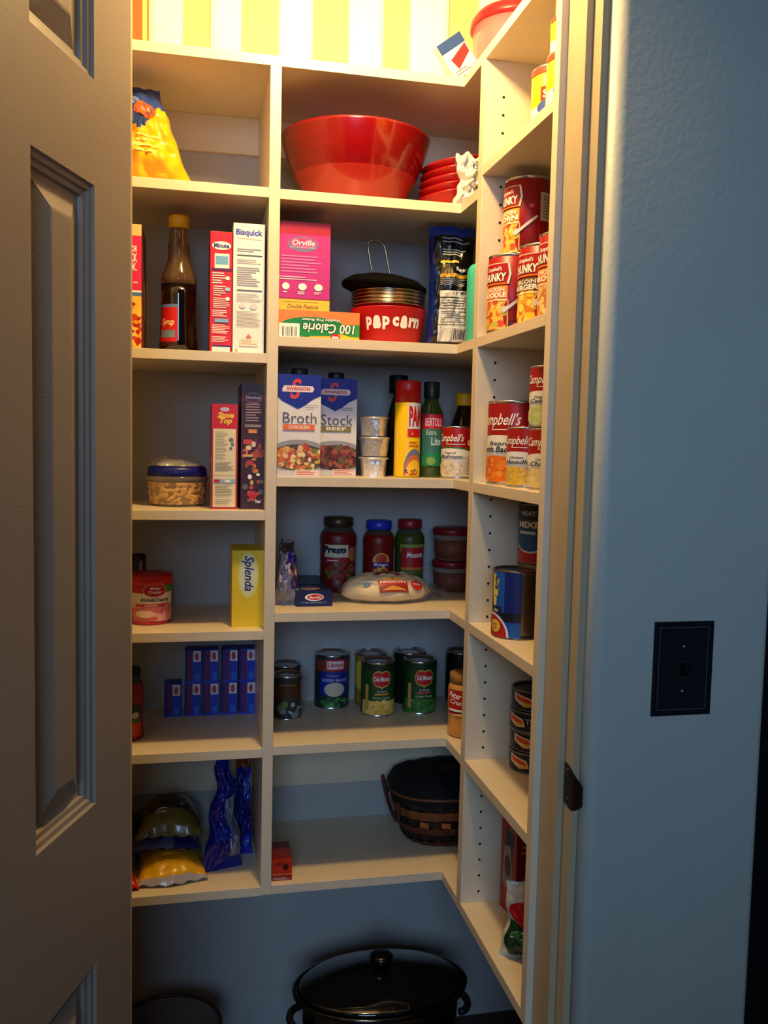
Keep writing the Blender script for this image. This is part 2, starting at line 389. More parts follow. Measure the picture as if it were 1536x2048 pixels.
def panel(label, x0, x1, y0, y1, z0, z1, holes=()):
    b = MB(); b.box(x0, x1, y0, y1, z0, z1); 
    o = b.build('upright_panel', [M_SHELF], bevel=.0009); tag(o, label, 'panel'); 
    for k, (ax, xx, yy) in enumerate(holes):
        n = int((z1 - z0 - .06) / .0325)
        for q in range(n):
            h = MB()
            zz = z0 + .041 + q * .0325
            if any(abs(zz - s_ + TH / 2) < TH / 2 + .004 for s_ in (SH_M[2:] + [R1])): continue
            if ax == 'y': pts = [(xx + .0026 * math.cos(a * math.pi / 6), yy - .0004, zz + .0026 * math.sin(a * math.pi / 6)) for a in range(12)]
            else: pts = [(xx, yy + .0026 * math.cos(a * math.pi / 6), zz + .0026 * math.sin(a * math.pi / 6)) for a in range(12)]
            h.add(pts, [tuple(range(12))]); h.build('shelf_pin_hole', M_HOLE, o)
    return o
panel('upright cream divider panel between the door-side bay and the wide middle bay', DL, DR, YF, YB, zb, SH_M[0] - TH)
panel('upright cream panel with a column of peg holes between corner and jamb bays', XR, XW, YP0, YP1, zb, SH_M[0] - TH, [('y', XR + .037, YP0), ('y', XW - .037, YP0)])
panel('upright cream end panel right beside the yellow-lit door jamb', XR, XW, YS0, YS1, zb, SH_M[0] - TH)
for (x0, x1, z0, z1, lb) in ((XLW, DL, SH_M[0] - TH - .078, SH_M[0] - TH, 'cream back cleat under the topmost shelf in the door-side bay'),
                             (DR, XW, SH_M[0] - TH - .078, SH_M[0] - TH, 'cream back cleat under the topmost shelf behind the big red bowl'),
                             (XLW, DL, Z(-.815), SH_L[5] - TH, 'pale back cleat above the candy bags in the lowest door-side bay'),
                             (DR, XW, Z(-.815), SH_M[5] - TH, 'pale back cleat behind the woven basket in the lowest middle bay')):
    b = MB(); b.box(x0, x1, YB - .012, YB, z0, z1); tag(b.build('back_cleat', M_SHELF, bevel=.001), lb, 'cleat')

# slatted boards above the top shelf
t = thing('slatted_board', 'bright striped boards of white and yellow pine on the back above the top shelf', 'board', (0, YB - .03, SH_M[0]))
PINE = mat((232, 210, 130), .6, bump=.2, bscale=20, var=.10, vscale=6, stretch=(8, 1, 1.2), name='yellow_pine'); WB = mat((245, 243, 236), .55, name='white_board')
PINE2 = mat((170, 100, 42), .6, var=.3, vscale=7, stretch=(8, 1, 1.2), name='orange_pine')
b = MB(); b.box(-.36, .80, 0, .014, 0, .36); b.box(-.36, -.108, -.004, 0, 0, .36, 1); b.build('pine_backing', [PINE, PINE2], t)
for (x, zz, rx, rz_) in ((.068, .10, .007, .005), (.215, .07, .006, .004), (.075, .05, .009, .004), (.36, .14, .005, .007), (.30, .03, .005, .006), (.21, .2, .006, .005)):
    kn = MB(); kn.add([(x + rx * math.cos(a * .5236), -.0006, zz + rz_ * math.sin(a * .5236)) for a in range(12)], [tuple(range(12))])
    kn.build('wood_knot', mat((120, 70, 25), .6, name='knot'), t)
for (p0, p1) in ((296, 366), (420, 484), (557, 628), (698, 770), (822, 900), (960, 1020)):
    a = at_y(p0, 60, YB - .045).x; c = at_y(p1, 60, YB - .045).x
    s_ = MB(); s_.prism([(a, 0), (a + .002, -.010), (a + .012, -.016), (c - .012, -.016), (c - .002, -.010), (c, 0)], 0, .36, smooth=False); s_.build('white_slat', WB, t)

# ceiling light of the pantry
t = thing('ceiling_light', 'pantry ceiling light above the doorway on a white stem', 'light', (.24, 1.335, CEIL))
b = MB(); b.lathe([(.0001, -.03), (.05, -.028), (.065, -.01), (.068, 0)], 32); b.build('canopy', mat((235, 230, 220), .4, name='white_enamel'), t)
b = MB(); b.lathe([(.012, -.17), (.018, -.165), (.018, -.11), (.008, -.10), (.008, -.03)], 20); b.build('socket', mat((235, 230, 220), .4, name='white_enamel'), t)

# ------------------------------------------------------------------ switch plate
cx = .7005; t = thing('light_switch', 'black toggle light switch with beaded plate on the grey wall', 'light switch', (cx, YO, Z(-.318)))
MP = mat((24, 26, 32), .38, metal=.3, bump=.1, name='dark_bronze'); MPL = mat((46, 48, 58), .4, metal=.3, name='worn_bronze')
b = MB(); pw, ph = .0475, .0695
lv = [(0, 0), (0, .0025), (.0012, .004), (.003, .004), (.0035, .003), (.0045, .003), (.005, .0044), (.0065, .0044), (.007, .0032), (.0105, .0032), (.011, .0046), (.0122, .0046), (.013, .0036)]
for (i0, d0), (i1, d1) in zip(lv, lv[1:]):
    A = [(-pw + i0, -ph + i0), (pw - i0, -ph + i0), (pw - i0, ph - i0), (-pw + i0, ph - i0)]; B = [(-pw + i1, -ph + i1), (pw - i1, -ph + i1), (pw - i1, ph - i1), (-pw + i1, ph - i1)]
    for k in range(4):
        k2 = (k + 1) % 4; b.add([(A[k][0], -d0, A[k][1]), (A[k2][0], -d0, A[k2][1]), (B[k2][0], -d1, B[k2][1]), (B[k][0], -d1, B[k][1])], [(0, 1, 2, 3)])
i1, d1 = lv[-1]; b.add([(-pw + i1, -d1, -ph + i1), (pw - i1, -d1, -ph + i1), (pw - i1, -d1, ph - i1), (-pw + i1, -d1, ph - i1)], [(0, 1, 2, 3)])
b.build('switch_plate', MP, t)
b = MB()
def bead(x, z_): b.add([(x + q[0] * .0011, -.0032 + q[1] * .0014, z_ + q[2] * .0011) for q in ((-1, 0, -1), (1, 0, -1), (1, 0, 1), (-1, 0, 1), (0, -1, 0))], [(0, 1, 4), (1, 2, 4), (2, 3, 4), (3, 0, 4)], 0, True)
n = 46
for k in range(n):
    zz = -ph + .009 + (2 * ph - .018) * k / (n - 1); bead(-pw + .0088, zz); bead(pw - .0088, zz)
for k in range(30):
    xx = -pw + .009 + (2 * pw - .018) * k / 29; bead(xx, -ph + .0088); bead(xx, ph - .0088)
b.build('bead_border', MPL, t)
b = MB(); b.box(-.0068, .0068, -.0042, -.0034, -.0135, .0135); b.build('toggle_slot', mat((4, 4, 5), .6, name='slot_black'), t)
b = MB(); b.add([(-.0055, -.004, -.010), (.0055, -.004, -.010), (.0055, -.004, .009), (-.0055, -.004, .009), (-.0045, -.016, .005), (.0045, -.016, .005), (.0045, -.0155, .011), (-.0045, -.0155, .011)],
                 [(0, 1, 5, 4), (1, 2, 6, 5), (2, 3, 7, 6), (3, 0, 4, 7), (4, 5, 6, 7)]); b.build('toggle', mat((10, 10, 12), .3, name='toggle_black'), t)
for zz in (.033, -.033):
    b = MB(); b.lathe([(.0001, .002), (.0018, .0016), (.0028, .0002), (.003, 0)], 16); q = b.build('screw', mat((190, 190, 195), .2, 1, name='screw_steel'), t)
    q.location = (0, -.0036, zz); q.rotation_euler = (math.pi / 2, 0, 0)
# strike plate: flat on the jamb, lip curling round its edge
t = thing('strike_plate', 'dark bronze strike plate with a curved lip on the door jamb', 'strike plate', (JX, 1.199, Z(-.497)))
b = MB()
def sp(u, v):
    s_ = u * .050; half = .031
    top = half * (1 - .55 * max(0, (u - .35) / .65) ** 2.2); vv = (v - .5) * 2 * top - .010 * max(0, u - .2)
    if s_ < .027: return (-.0008, -s_, vv)
    q = s_ - .027; a = q / .020; return (-.0008 + .020 * (1 - math.cos(a)) * .9, -.027 - .017 * math.sin(a), vv)
b.grid(24, 10, sp); b.build('plate', mat((58, 46, 36), .35, .8, bump=.1, name='bronze'), t)
for zz in (.022, -.022):
    s_ = MB(); s_.lathe([(.0001, .0014), (.002, .0012), (.0034, .0002)], 14); q = s_.build('screw', mat((120, 105, 90), .3, 1, name='bronze_screw'), t); q.location = (-.001, -.012, zz); q.rotation_euler = (0, -math.pi / 2, 0)

# ================================================================== THINGS ON THE SHELVES
RED = (190, 22, 26); DRED = (150, 14, 20); W_ = (244, 242, 236); BLK = (16, 16, 18); YEL = (240, 200, 30); BLU = (30, 48, 150); NAVY = (14, 24, 96)
GRN = (30, 110, 50); ORG = (232, 120, 36); PNK = (226, 70, 120); GREY = (150, 150, 150); TAN = (226, 190, 130)
FOOD = [(214, 130, 60), (226, 176, 84), (196, 74, 40), (236, 206, 130), (170, 120, 60)]
def bay(pl_, pr_, pt, y, z, pm=None):
    """front-face middle x, width, height of a thing whose front face stands at depth y"""
    pm = pm or pt; x, w_ = wid(pl_, pr_, pm, y); return x, w_, hgt((pl_ + pr_) / 2, pt, y, z)

# ---------------- top shelf
z = SH_M[0]
t = thing('plastic_bowl', 'pink translucent plastic bowl with red lid high at the top shelf corner', 'bowl', (limb(943, 60, 1.86, .094), 1.86, z))
MPK = mat((245, 170, 170), .15, trans=.6, var=.03, name='pink_plastic')
b = MB(); b.lathe([(.0001, .001), (.045, 0), (.062, .012), (.080, .05), (.089, .10), (.092, .155), (.087, .155), (.083, .10), (.072, .05), (.05, .014), (.0001, .006)], 44); b.build('bowl_body', MPK, t)
b = MB(); b.lathe([(.0001, .186), (.05, .185), (.086, .178), (.096, .165), (.097, .150), (.093, .150)], 44); b.build('lid', mat((200, 30, 36), .3, name='red_plastic'), t)
t = carton('flat_packet', 'small blue red and white packet leaning on the top shelf corner', 'packet', .545, 1.80, z + .030, .062, .02, .075, (215, 215, 215),
           {'front': [('r', 0, .72, 1, 1, (40, 70, 130)), ('p', [(.3, .2), (.95, .45), (.95, .7), (.2, .5)], (190, 40, 40)), ('l', .1, .05, .9, .2, 2, (120, 120, 130))]}, rot=(0, math.radians(-38), math.radians(6)))

# ---------------- second row: door-side bay
z = SH_L[1]
bag('snack_bag', 'yellow and blue crumpled snack bag standing in the upper bay by the door', 'bag', -.115, 1.86, z, .24, .20, .12,
    [(245, 178, 20), (40, 70, 150)], lambda u, v: 1 if v > .66 + .12 * math.sin(u * 9) else 0, seed=3, taper=.62, wr=.014, rz=.1,
    shapes=[('e', .62, .72, .16, .09, (225, 90, 40)), ('e', .45, .82, .12, .05, (120, 150, 210)), ('l', .5, .3, .8, .5, 4, (250, 220, 120))])

# ---------------- second row: wide bay
z = SH_M[1]
t = thing('serving_bowl', 'large red glazed serving bowl flaring wide in the upper middle bay', 'bowl', (.334, 1.90, z))
MRB = mat((122, 5, 7), .22, var=.18, vscale=10, stretch=(1, 1, 9), coat=.6, name='red_glaze'); MRB2 = mat((152, 32, 24), .3, var=.15, vscale=8, stretch=(1, 1, 9), coat=.4, name='rust_red_glaze')
R_ = .157; H_ = hgt(710, 284, 1.9, z)
pr = [(.0001, .001), (.082, 0), (.088, .003), (.098, .016), (.115, H_ * .33), (.128, H_ * .46), (.139, H_ * .62), (.149, H_ * .8), (.156, H_ * .97), (.157, H_), (.152, H_ * 1.0), (.145, H_ * .8), (.118, H_ * .38), (.08, .012), (.0001, .008)]
b = MB(); b.lathe(pr, 72, mfun=lambda i: 1 if i < 5 else 0); b.build('bowl_body', [MRB, MRB2], t)
for k in range(5):   # tilted nest of red bowls, each a bowl of its own
    q = thing('red_bowl', ['outermost red plastic bowl of the leaning nest beside the big bowl', 'second red plastic bowl in the leaning nest', 'middle red plastic bowl of the leaning nest',
              'fourth red plastic bowl in the leaning nest', 'innermost topmost red plastic bowl of the leaning nest'][k], 'bowl', (.548 + .003 * k, 1.885, z + .007 + .0165 * k), group='red bowls nested on the upper shelf')
    q.rotation_euler = (0, math.radians(-9), 0)
    b = MB(); r_ = .0735 + .0012 * k
    b.lathe([(.0001, 0), (.042, 0), (.050, .004), (r_ * .9, .030), (r_ * .985, .039), (r_, .040), (r_, .0425), (r_ * .94, .0425), (r_ * .88, .032), (.045, .006), (.0001, .003)], 40)
    b.build('bowl_shell', mat((170, 14, 18), .3, coat=.3, name='red_plastic'), q)
bag('plastic_wrapped_bundle', 'crinkled clear plastic bundle with white and silver contents beside the red bowls', 'bundle', .560, 1.778, z, .080, .105, .045, [mat((225, 222, 215), .2, trans=.25, bump=.9, bscale=70, coat=.6, name='crinkled_film'), FOIL],
    lambda u, v: 1 if .3 < u < .75 and (.28 < v < .5 or .62 < v < .8) else 0, seed=11, wr=.016, rz=.15, shapes=[('b', .3, .3, .9, .8, [(60, 50, 44), (120, 116, 110), W_], 16, .05)])

# ---------------- top of the jamb bay
z = R1
def ysoup(lb, x, y, zz, h, r=.043):
    return can('yellow_can', lb, 'can', x, y, zz, r, h, -25, (244, 200, 20), [('r', 0, 0, 1, .34, (230, 226, 214)), ('e', .5, .3, .3, .16, (50, 70, 160)), ('r', .26, .42, .78, .66, RED), ('t', 'SOUP', .3, .46, .74, .6, W_), ('r', 0, .9, 1, 1, (220, 60, 40)), ('b', .1, 0, .9, .2, [(60, 80, 170), W_], 14, .04)], group='yellow cans in the top jamb bay')
ysoup('yellow red and blue can, foremost in the top bay of the jamb side', limb(1062, 205, 1.425, .043), 1.425, z, .098)
ysoup('yellow can at the foot of the stack nearest the jamb in the top bay', limb(1092, 170, 1.334, .043), 1.334, z, .083)
ysoup('yellow can second in the stack nearest the jamb in the top bay', limb(1099, 110, 1.334, .043), 1.333, z + .0835, .055)
ysoup('small yellow can crowning the stack nearest the jamb in the top bay', limb(1110, 60, 1.332, .04), 1.332, z + .139, .032, .04)

# ---------------- third row: door-side bay
z = SH_L[2]
x, w_, h_ = bay(222, 283, 447, 1.79, z, 560)
carton('pink_box', 'pink and gold food box half hidden behind the open door edge', 'box', x, 1.79, z, w_, .16, h_, (120, 60, 40),
       {'front': [('r', 0, 0, 1, 1, (214, 40, 96)), ('r', 0, .91, 1, 1, (246, 196, 130)), ('t', 'OR', .66, .78, .86, .83, W_), ('t', 'CK', .62, .70, .86, .77, W_), ('t', 'K.', .70, .63, .86, .69, W_), ('r', .72, .535, .88, .542, W_),
                  ('r', 0, .455, 1, .475, W_), ('r', 0, .43, 1, .46, (70, 120, 180)), ('r', 0, 0, 1, .43, (236, 186, 70)), ('b', .45, .02, 1.0, .40, [(200, 60, 30), (226, 150, 40), (240, 200, 90), (170, 30, 24)], 40, .12)],
        'right': [('r', 0, 0, 1, 1, (110, 40, 30)), ('b', 0, .1, 1, .6, [(150, 110, 50), (120, 30, 20)], 20, .1)]})
# syrup bottle
yc = 1.86; x, r_ = cyl(318, 396, 640, yc); H_ = hgt(350, 432, yc, z)
t = thing('syrup_bottle', 'tall clear bottle with dark syrup, red label and yellow cap', 'bottle', (x, yc, z))
PS = [(.9, 0), (1, .02), (.97, .12), (.90, .30), (.90, .42), (.93, .50), (.90, .545), (.78, .60), (.60, .66), (.54, .72), (.56, .77), (.50, .82), (.48, .90), (.48, .92)]
b = MB(); b.lathe([(r_ * a, H_ * c) for a, c in PS if c >= .5] + [(.0001, H_ * .925)], 40); b.build('bottle_body', mat((190, 150, 110), .06, trans=.85, var=.01, name='bottle_plastic'), t)
b = MB(); b.lathe([(.0001, .001)] + [(r_ * a, H_ * c + .0005) for a, c in PS if c <= .5] + [(.0001, H_ * .502)], 40); b.build('syrup', mat((14, 6, 4), .07, coat=1, var=.02, name='dark_syrup'), t)
b = MB(); b.lathe([(r_ * .44, H_ * .905), (r_ * .52, H_ * .91), (r_ * .53, H_ * .985), (r_ * .48, H_ * 1.0), (.0001, H_ * 1.0)], 32); b.build('cap', mat((236, 184, 24), .35, name='yellow_plastic'), t)
art([('r', 0, 0, 1, 1, (196, 24, 22)), ('r', 0, .93, 1, 1, (90, 130, 180)), ('t', 'Syrup', .15, .45, .85, .66, (240, 220, 160), {'shear': .3}), ('r', .1, .2, .9, .38, (110, 130, 150)), ('r', 0, 0, 1, .1, (60, 20, 16))], r_ * 1.1, H_ * .30,
    lambda u, v, o: ((r_ * (1.0 - v * 1.5) + .0006 + o) * math.sin(u / r_ - 1.15), -(r_ * (1.0 - v * 1.5) + .0006 + o) * math.cos(u / r_ - 1.15), .014 + v), 'bottle_label', t, du=.003, dv=.02)
x, w_, h_ = bay(422, 463, 463, 1.785, z, 580)
carton('rice_box', 'narrow red rice box with blue and white side print next to the white box', 'box', x, 1.785, z, w_ + .004, .15, h_, (206, 20, 30),
       {'front': [('e', .5, .885, .42, .035, W_), ('t', 'Minute', .16, .865, .84, .905, (24, 40, 130), {'bold': .04}), ('r', .2, .70, .85, .82, W_), ('r', .24, .73, .8, .80, (110, 170, 220)), ('r', .05, .68, .95, .70, (90, 20, 90)),
                  ('l', .1, .57, .75, .67, 5, W_), ('e', .78, .62, .1, .016, W_), ('l', .15, .47, .7, .56, 5, W_), ('e', .78, .53, .12, .016, (170, 200, 240)), ('l', .15, .37, .9, .46, 6, W_), ('e', .78, .45, .1, .016, W_), ('l', .1, .30, .9, .36, 4, W_), ('r', .22, .255, .82, .285, (120, 180, 225)),
                  ('l', .1, .16, .9, .24, 6, W_), ('l', .1, .09, .9, .14, 4, W_), ('r', .1, 0, .9, .055, (236, 230, 236)), ('r', .1, .052, .95, .064, (30, 30, 120))],
        'left': [('r', 0, 0, 1, 1, (170, 40, 24)), ('b', .0, .05, 1, .6, [(210, 180, 90), (120, 90, 40), (190, 60, 30)], 40, .12)]})
x, w_, h_ = bay(466, 529, 447, 1.778, z, 580)
carton('baking_mix_box', 'tall white baking mix box with blue lettering and nutrition table', 'box', x, 1.778, z, w_, .15, h_, (238, 236, 234),
       {'front': [('t', 'Bisquick', .08, .895, .92, .955, (50, 60, 170), {'bold': .03}), ('p', [(.1, .885), (.9, .875), (.9, .88), (.1, .89)], (230, 190, 150)), ('l', .12, .78, .95, .81, 2, (120, 120, 120)), ('r', .12, .752, .92, .76, (70, 70, 74)),
                  ('l', .12, .69, .95, .73, 3, (180, 180, 184)), ('l', .12, .52, .85, .67, 9, (150, 150, 156)), ('r', .12, .485, .92, .493, (80, 80, 84)), ('l', .12, .40, .95, .47, 5, (190, 190, 194)), ('e', .3, .37, .1, .02, (214, 214, 218)), ('e', .65, .37, .12, .025, (214, 214, 218)),
                  ('l', .12, .21, .9, .33, 12, (130, 130, 134)), ('p', [(.4, .125), (.5, .155), (.62, .125)], ORG), ('r', .22, .06, .8, .115, (240, 226, 210)), ('l', .26, .07, .76, .11, 3, (190, 160, 130)), ('e', .12, .025, .05, .01, (180, 180, 180))]})

# ---------------- third row: wide bay
z = SH_M[2]
x, w_, h_ = bay(556, 719, 622, 1.775, z, 650)
CALH = h_
carton('popcorn_snack_box', 'flat orange and green popcorn box lying upside down under the pink box', 'box', x, 1.775, z, w_, .125, h_, (235, 120, 50),
       {'front': [('r', 0, 0, 1, 1, (242, 130, 60)), ('r', .5, .0, 1, .5, (244, 190, 40)), ('e', .42, .42, .40, .36, (20, 130, 60)), ('e', .95, .35, .2, .22, (40, 150, 50)), ('e', .45, .30, .3, .2, (20, 130, 60)), ('p', [(.3, .0), (.6, .0), (.75, .14), (.4, .1)], (240, 170, 30)),
                  ('t', '100 Calorie', .29, .20, .95, .58, (30, 60, 30), {'rot': 180, 'bold': .08, 'shear': .15}), ('t', '100 Calorie', .30, .22, .94, .56, W_, {'rot': 180, 'bold': .02, 'shear': .15}),
                  ('t', 'Healthy Pop Butter', .28, .62, .76, .76, (20, 60, 30), {'rot': 180, 'bold': .05}), ('t', 'Healthy Pop Butter', .285, .63, .755, .75, W_, {'rot': 180}),
                  ('e', .70, .1, .06, .12, RED), ('r', .66, .06, .74, .12, W_), ('r', .01, 0, .26, .52, W_)] +
                 [('r', .05 + i * .018, .06, .05 + i * .018 + (.005 if i % 3 else .011), .40, (60, 60, 60)) for i in range(10)]})
x, w_, h_ = bay(557, 661, 441, 1.782, z + CALH, 520)
carton('popcorn_box', 'pink gourmet popcorn box standing on the orange box', 'box', x, 1.787, z + CALH + .0005, w_, .13, h_ * .985, (190, 30, 80),
       {'front': [('r', 0, 0, 1, 1, (184, 44, 132)), ('r', 0, .86, 1, 1, (170, 24, 56)), ('e', .47, .75, .30, .085, (120, 110, 160)), ('e', .47, .76, .26, .06, (190, 60, 120)), ('t', 'Orville', .26, .735, .70, .80, (214, 220, 240), {'shear': .2}), ('t', 'REDENBACHER', .22, .705, .72, .725, (150, 190, 220)),  # purple cast in the pink ink is sky reflection put into the colour
                  ('l', .05, .42, .9, .63, 6, (226, 120, 180)), ('l', .02, .34, .8, .39, 2, (246, 200, 220)), ('e', .15, .27, .07, .04, W_), ('e', .47, .27, .08, .04, W_), ('e', .78, .27, .08, .04, W_), ('l', .1, .19, .2, .22, 1, W_), ('l', .38, .18, .56, .22, 2, W_), ('l', .7, .19, .84, .22, 2, W_),
                  ('r', 0, 0, 1, .125, (236, 190, 60)), ('r', 0, .125, 1, .135, (120, 30, 30)), ('t', 'Double Feature', .18, .02, .78, .07, (120, 90, 20), {'shear': .3}), ('l', .1, .09, .8, .1, 1, (150, 110, 30))],
        'right': [('r', 0, 0, 1, 1, (150, 24, 50))]})
# popcorn bowl, ribbed tins, mesh lid with wire handle
yc = 1.86; x, r_ = cyl(700, 851, 628, yc); H_ = hgt(775, 622, yc, z)
t = thing('popcorn_bowl', 'red popcorn bowl with white lettering under the ribbed metal bowls', 'bowl', (x + .001, yc, z)); RP = r_
b = MB(); b.lathe([(.0001, .001), (r_ * .78, 0), (r_ * .82, .004), (r_ * .99, H_ * .98), (r_, H_), (r_ * .95, H_), (r_ * .78, .006), (.0001, .004)], 56); b.build('bowl_body', mat((196, 24, 28), .4, name='red_melamine'), t)
rr = lambda v: r_ * (.82 + .17 * v / H_)
art([('t', 'p', .02, .38, .12, .72, W_, {'bold': .05}), ('e', .20, .60, .055, .15, W_), ('e', .175, .50, .04, .1, W_), ('e', .225, .50, .04, .1, W_), ('t', 'p', .29, .38, .40, .72, W_, {'bold': .05}), ('t', 'c', .44, .46, .54, .72, W_, {'bold': .06}),
     ('e', .62, .62, .05, .14, W_), ('e', .60, .52, .04, .1, W_), ('e', .645, .52, .035, .1, W_), ('t', 'rn', .70, .46, .92, .72, W_, {'bold': .05})], r_ * 2.0, H_,
    lambda u, v, o: ((rr(v) + o) * math.sin(u / r_ * .92 - .90), -(rr(v) + o) * math.cos(u / r_ * .92 - .90), v), 'lettering', t, du=.005, dv=.02)
z2 = z + H_ + .0008; H2 = hgt(775, 588, yc, z) - H_
hh = H2 / 5
SIL = mat((205, 190, 170), .22, 1, var=.04, name='brushed_steel')
for k in range(5):
    q = thing('steel_mixing_bowl', ['lowest steel bowl in the nest standing on the red popcorn bowl', 'second steel bowl up in the nest on the popcorn bowl', 'middle steel bowl of the nest on the popcorn bowl',
              'fourth steel bowl up in the nest on the popcorn bowl', 'highest steel bowl of the nest just under the black lid'][k], 'bowl', (x, yc, z2 + hh * k), group='steel bowls nested on the popcorn bowl')
    b = MB(); rk = RP * (.965 + .006 * k)
    b.lathe([(.0001, .0002), (rk * .6, .0002), (rk * .94, hh * .2), (rk * .945, hh * .62), (rk, hh * .7), (rk * 1.008, hh * .8), (rk, hh * .93), (rk * .93, hh * .9), (rk * .6, hh * .5), (.0001, hh * .5)], 56); b.build('bowl_shell', SIL, q)
zt_ = z2 + hh * 5 + .0005
t = thing('mesh_lid', 'black round mesh lid with a tall bent wire handle', 'lid', (x - .010, yc, zt_ + .003), rot=(math.radians(2), math.radians(4), 0))
rl = RP * 1.13
b = MB(); b.lathe([(rl * .80, -.004), (rl * .97, .002), (rl, .008), (rl * .985, .013), (rl * .80, .024), (rl * .5, .031), (.0001, .034)], 56); b.build('lid_disc', mat((3, 3, 4), .8, bump=.3, bscale=300, spec=.1, name='black_mesh'), t)
pts = []
for k in range(25):
    f_ = k / 24
    a = math.pi * (f_ - .2) / .6
    if f_ < .2: px_, pz = -.019 - 0 , .028 + f_ / .2 * .062
    elif f_ > .8: px_, pz = .019, .028 + (1 - f_) / .2 * .062
    else: px_, pz = -.019 * math.cos(a), .09 + .014 * math.sin(a)
    pts.append((px_ - .004 - (pz - .028) * .30, .01, pz))
b = MB(); b.tube(pts, .0019, 8); b.build('wire_handle', mat((190, 170, 140), .25, 1, name='handle_wire'), t)
# coffee bag + teal carton
x, w_, h_ = bay(866, 953, 446, 1.80, z, 560)
bag('coffee_bag', 'upright black and blue foil coffee bag with white info label', 'bag', x, 1.832, z, w_, h_, .052, [(12, 12, 16), (24, 50, 130), (12, 34, 110)],
    lambda u, v: 1 if v > .925 else (2 if u < .09 else 0), seed=21, wr=.006, pinch=.3, rough=.22, seal=.03, rz=-.05,  # narrow blue left edge is a highlight put into the film colour
    shapes=[('l', .25, .84, .95, .9, 2, (150, 150, 160)), ('l', .25, .74, .9, .8, 3, (200, 200, 200)), ('r', .2, .68, .6, .70, (220, 180, 40)), ('p', [(.2, .6), (.5, .58), (.42, .67), (.24, .67)], (90, 80, 50)), ('t', 'Blended', .55, .62, .8, .65, W_), ('r', .2, .565, .98, .595, (200, 150, 30)), ('l', .22, .50, .95, .56, 4, (150, 150, 150)),
            ('r', .20, .05, .97, .46, (206, 204, 202)), ('t', 'COFFEE', .5, .43, .9, .45, BLK), ('r', .2, .40, .97, .408, BLK), ('l', .24, .33, .94, .39, 3, (70, 70, 70)), ('r', .2, .315, .97, .32, BLK), ('l', .24, .2, .94, .3, 6, (110, 110, 110)), ('r', .2, .185, .97, .19, BLK)] + [('r', .55 + i * .03, .07, .565 + i * .03, .15, BLK) for i in range(8)])
yc = 1.725
t = thing('teal_canister', 'teal rounded canister behind the peg hole panel beside the coffee bag', 'canister', (limb(933, 600, yc, .036), yc, z))
b = MB(); hh_ = hgt(942, 527, yc, z); n = 8; rw = .036
prf = [(rw * .94, 0), (rw, .004)] + [(rw, hh_ - .018)] + [(rw - .016 + .016 * math.cos(a * math.pi / 12), hh_ - .018 + .018 * math.sin(a * math.pi / 12)) for a in range(1, 7)] + [(.0001, hh_)]
b.lathe(prf, 40); b.build('canister_body', mat((70, 196, 176), .35, name='teal_plastic'), t)
b = MB(); b.lathe([(.0001, hh_ - .0005), (.014, hh_ - .0005), (.014, hh_ + .004), (.0001, hh_ + .005)], 20); b.build('stopper', mat((60, 176, 158), .35, name='teal_plastic_dark'), t)

# ---------------- chunky cans in the jamb bay
z = SH_M[2]
def chunky(lb, x, y, zz, face, flav, c2, foods, h=.1385):
    F_ = face
    return can('soup_can', lb, 'can', x, y, zz, .043, h, F_, (146, 10, 16),
        [('r', 0, .0, .64, .40, (230, 180, 100)), ('r', .0, .40, .62, .60, c2), ('p', [(.62, .0), (.62, .40), (.52, .30), (.56, .1)], (150, 10, 16)), ('b', .02, .02, .6, .42, foods, 46, .09),
         ('r', .0, .86, .63, .91, (236, 222, 200)), ('r', .0, .62, .63, .90, (166, 14, 22)), ('p', [(.60, .62), (.64, .62), (.68, .75), (.64, .90), (.61, .90), (.64, .75)], (236, 226, 210)),
         ('t', "Campbell's", .12, .79, .50, .86, W_, {'shear': .35}), ('t', 'CHUNKY', -.04, .65, .60, .78, (20, 10, 10), {'bold': .07, 'shear': .12}), ('t', 'CHUNKY', -.03, .66, .59, .775, W_, {'bold': .035, 'shear': .12}), ('r', .0, .615, .6, .635, ORG),
         ('t', flav[0], .08, .52, .56, .575, W_), ('t', flav[1], .02, .44, .60, .51, W_, {'bold': .04}), ('r', .0, .40, .62, .41, W_),
         ('p', [(.95, .50), (.97, .47), (.66, .28), (.56, .22), (.50, .26), (.55, .31), (.64, .32)], (200, 200, 205)), ('p', [(.62, .0), (.9, .0), (.9, .08), (.7, .1)], (30, 16, 16)), ('e', .78, .06, .05, .03, (210, 60, 60)), ('e', .85, .62, .05, .03, (220, 60, 60)),
         ('r', .97, .15, 1, .9, (150, 10, 16))],
        arc=2.2, group='red chunky soup cans beside the jamb')
F1 = [(230, 130, 50), (226, 90, 30), (216, 190, 70), (236, 206, 130), (190, 180, 60), (200, 80, 50)]
chunky('red chunky noodle soup can standing alone nearest the peg hole panel', limb(975, 600, 1.56, .043), 1.56, z, -44, ('CHICKEN', 'NOODLE'), (240, 140, 60), F1)
chunky('red chunky burger soup can in the middle of the front row', limb(1037, 560, 1.465, .043), 1.465, z, -46, ('SIRLOIN', 'BURGER'), (120, 84, 50), [(236, 190, 40), (230, 160, 40), (240, 210, 90), (200, 120, 30)])
chunky('red chunky soup can closest to the jamb, orange flavour panel', limb(1078, 520, 1.372, .043), 1.372, z, -46, ('CHICKEN', 'BROCC'), (240, 140, 60), [(220, 180, 120), (190, 120, 60), (236, 200, 130)])
t = chunky('red chunky soup can on top of the front row under the shelf', limb(1008, 430, 1.566, .043), 1.566, z + .139, -56, ('CHICKEN', 'CORN'), (244, 160, 70), F1)
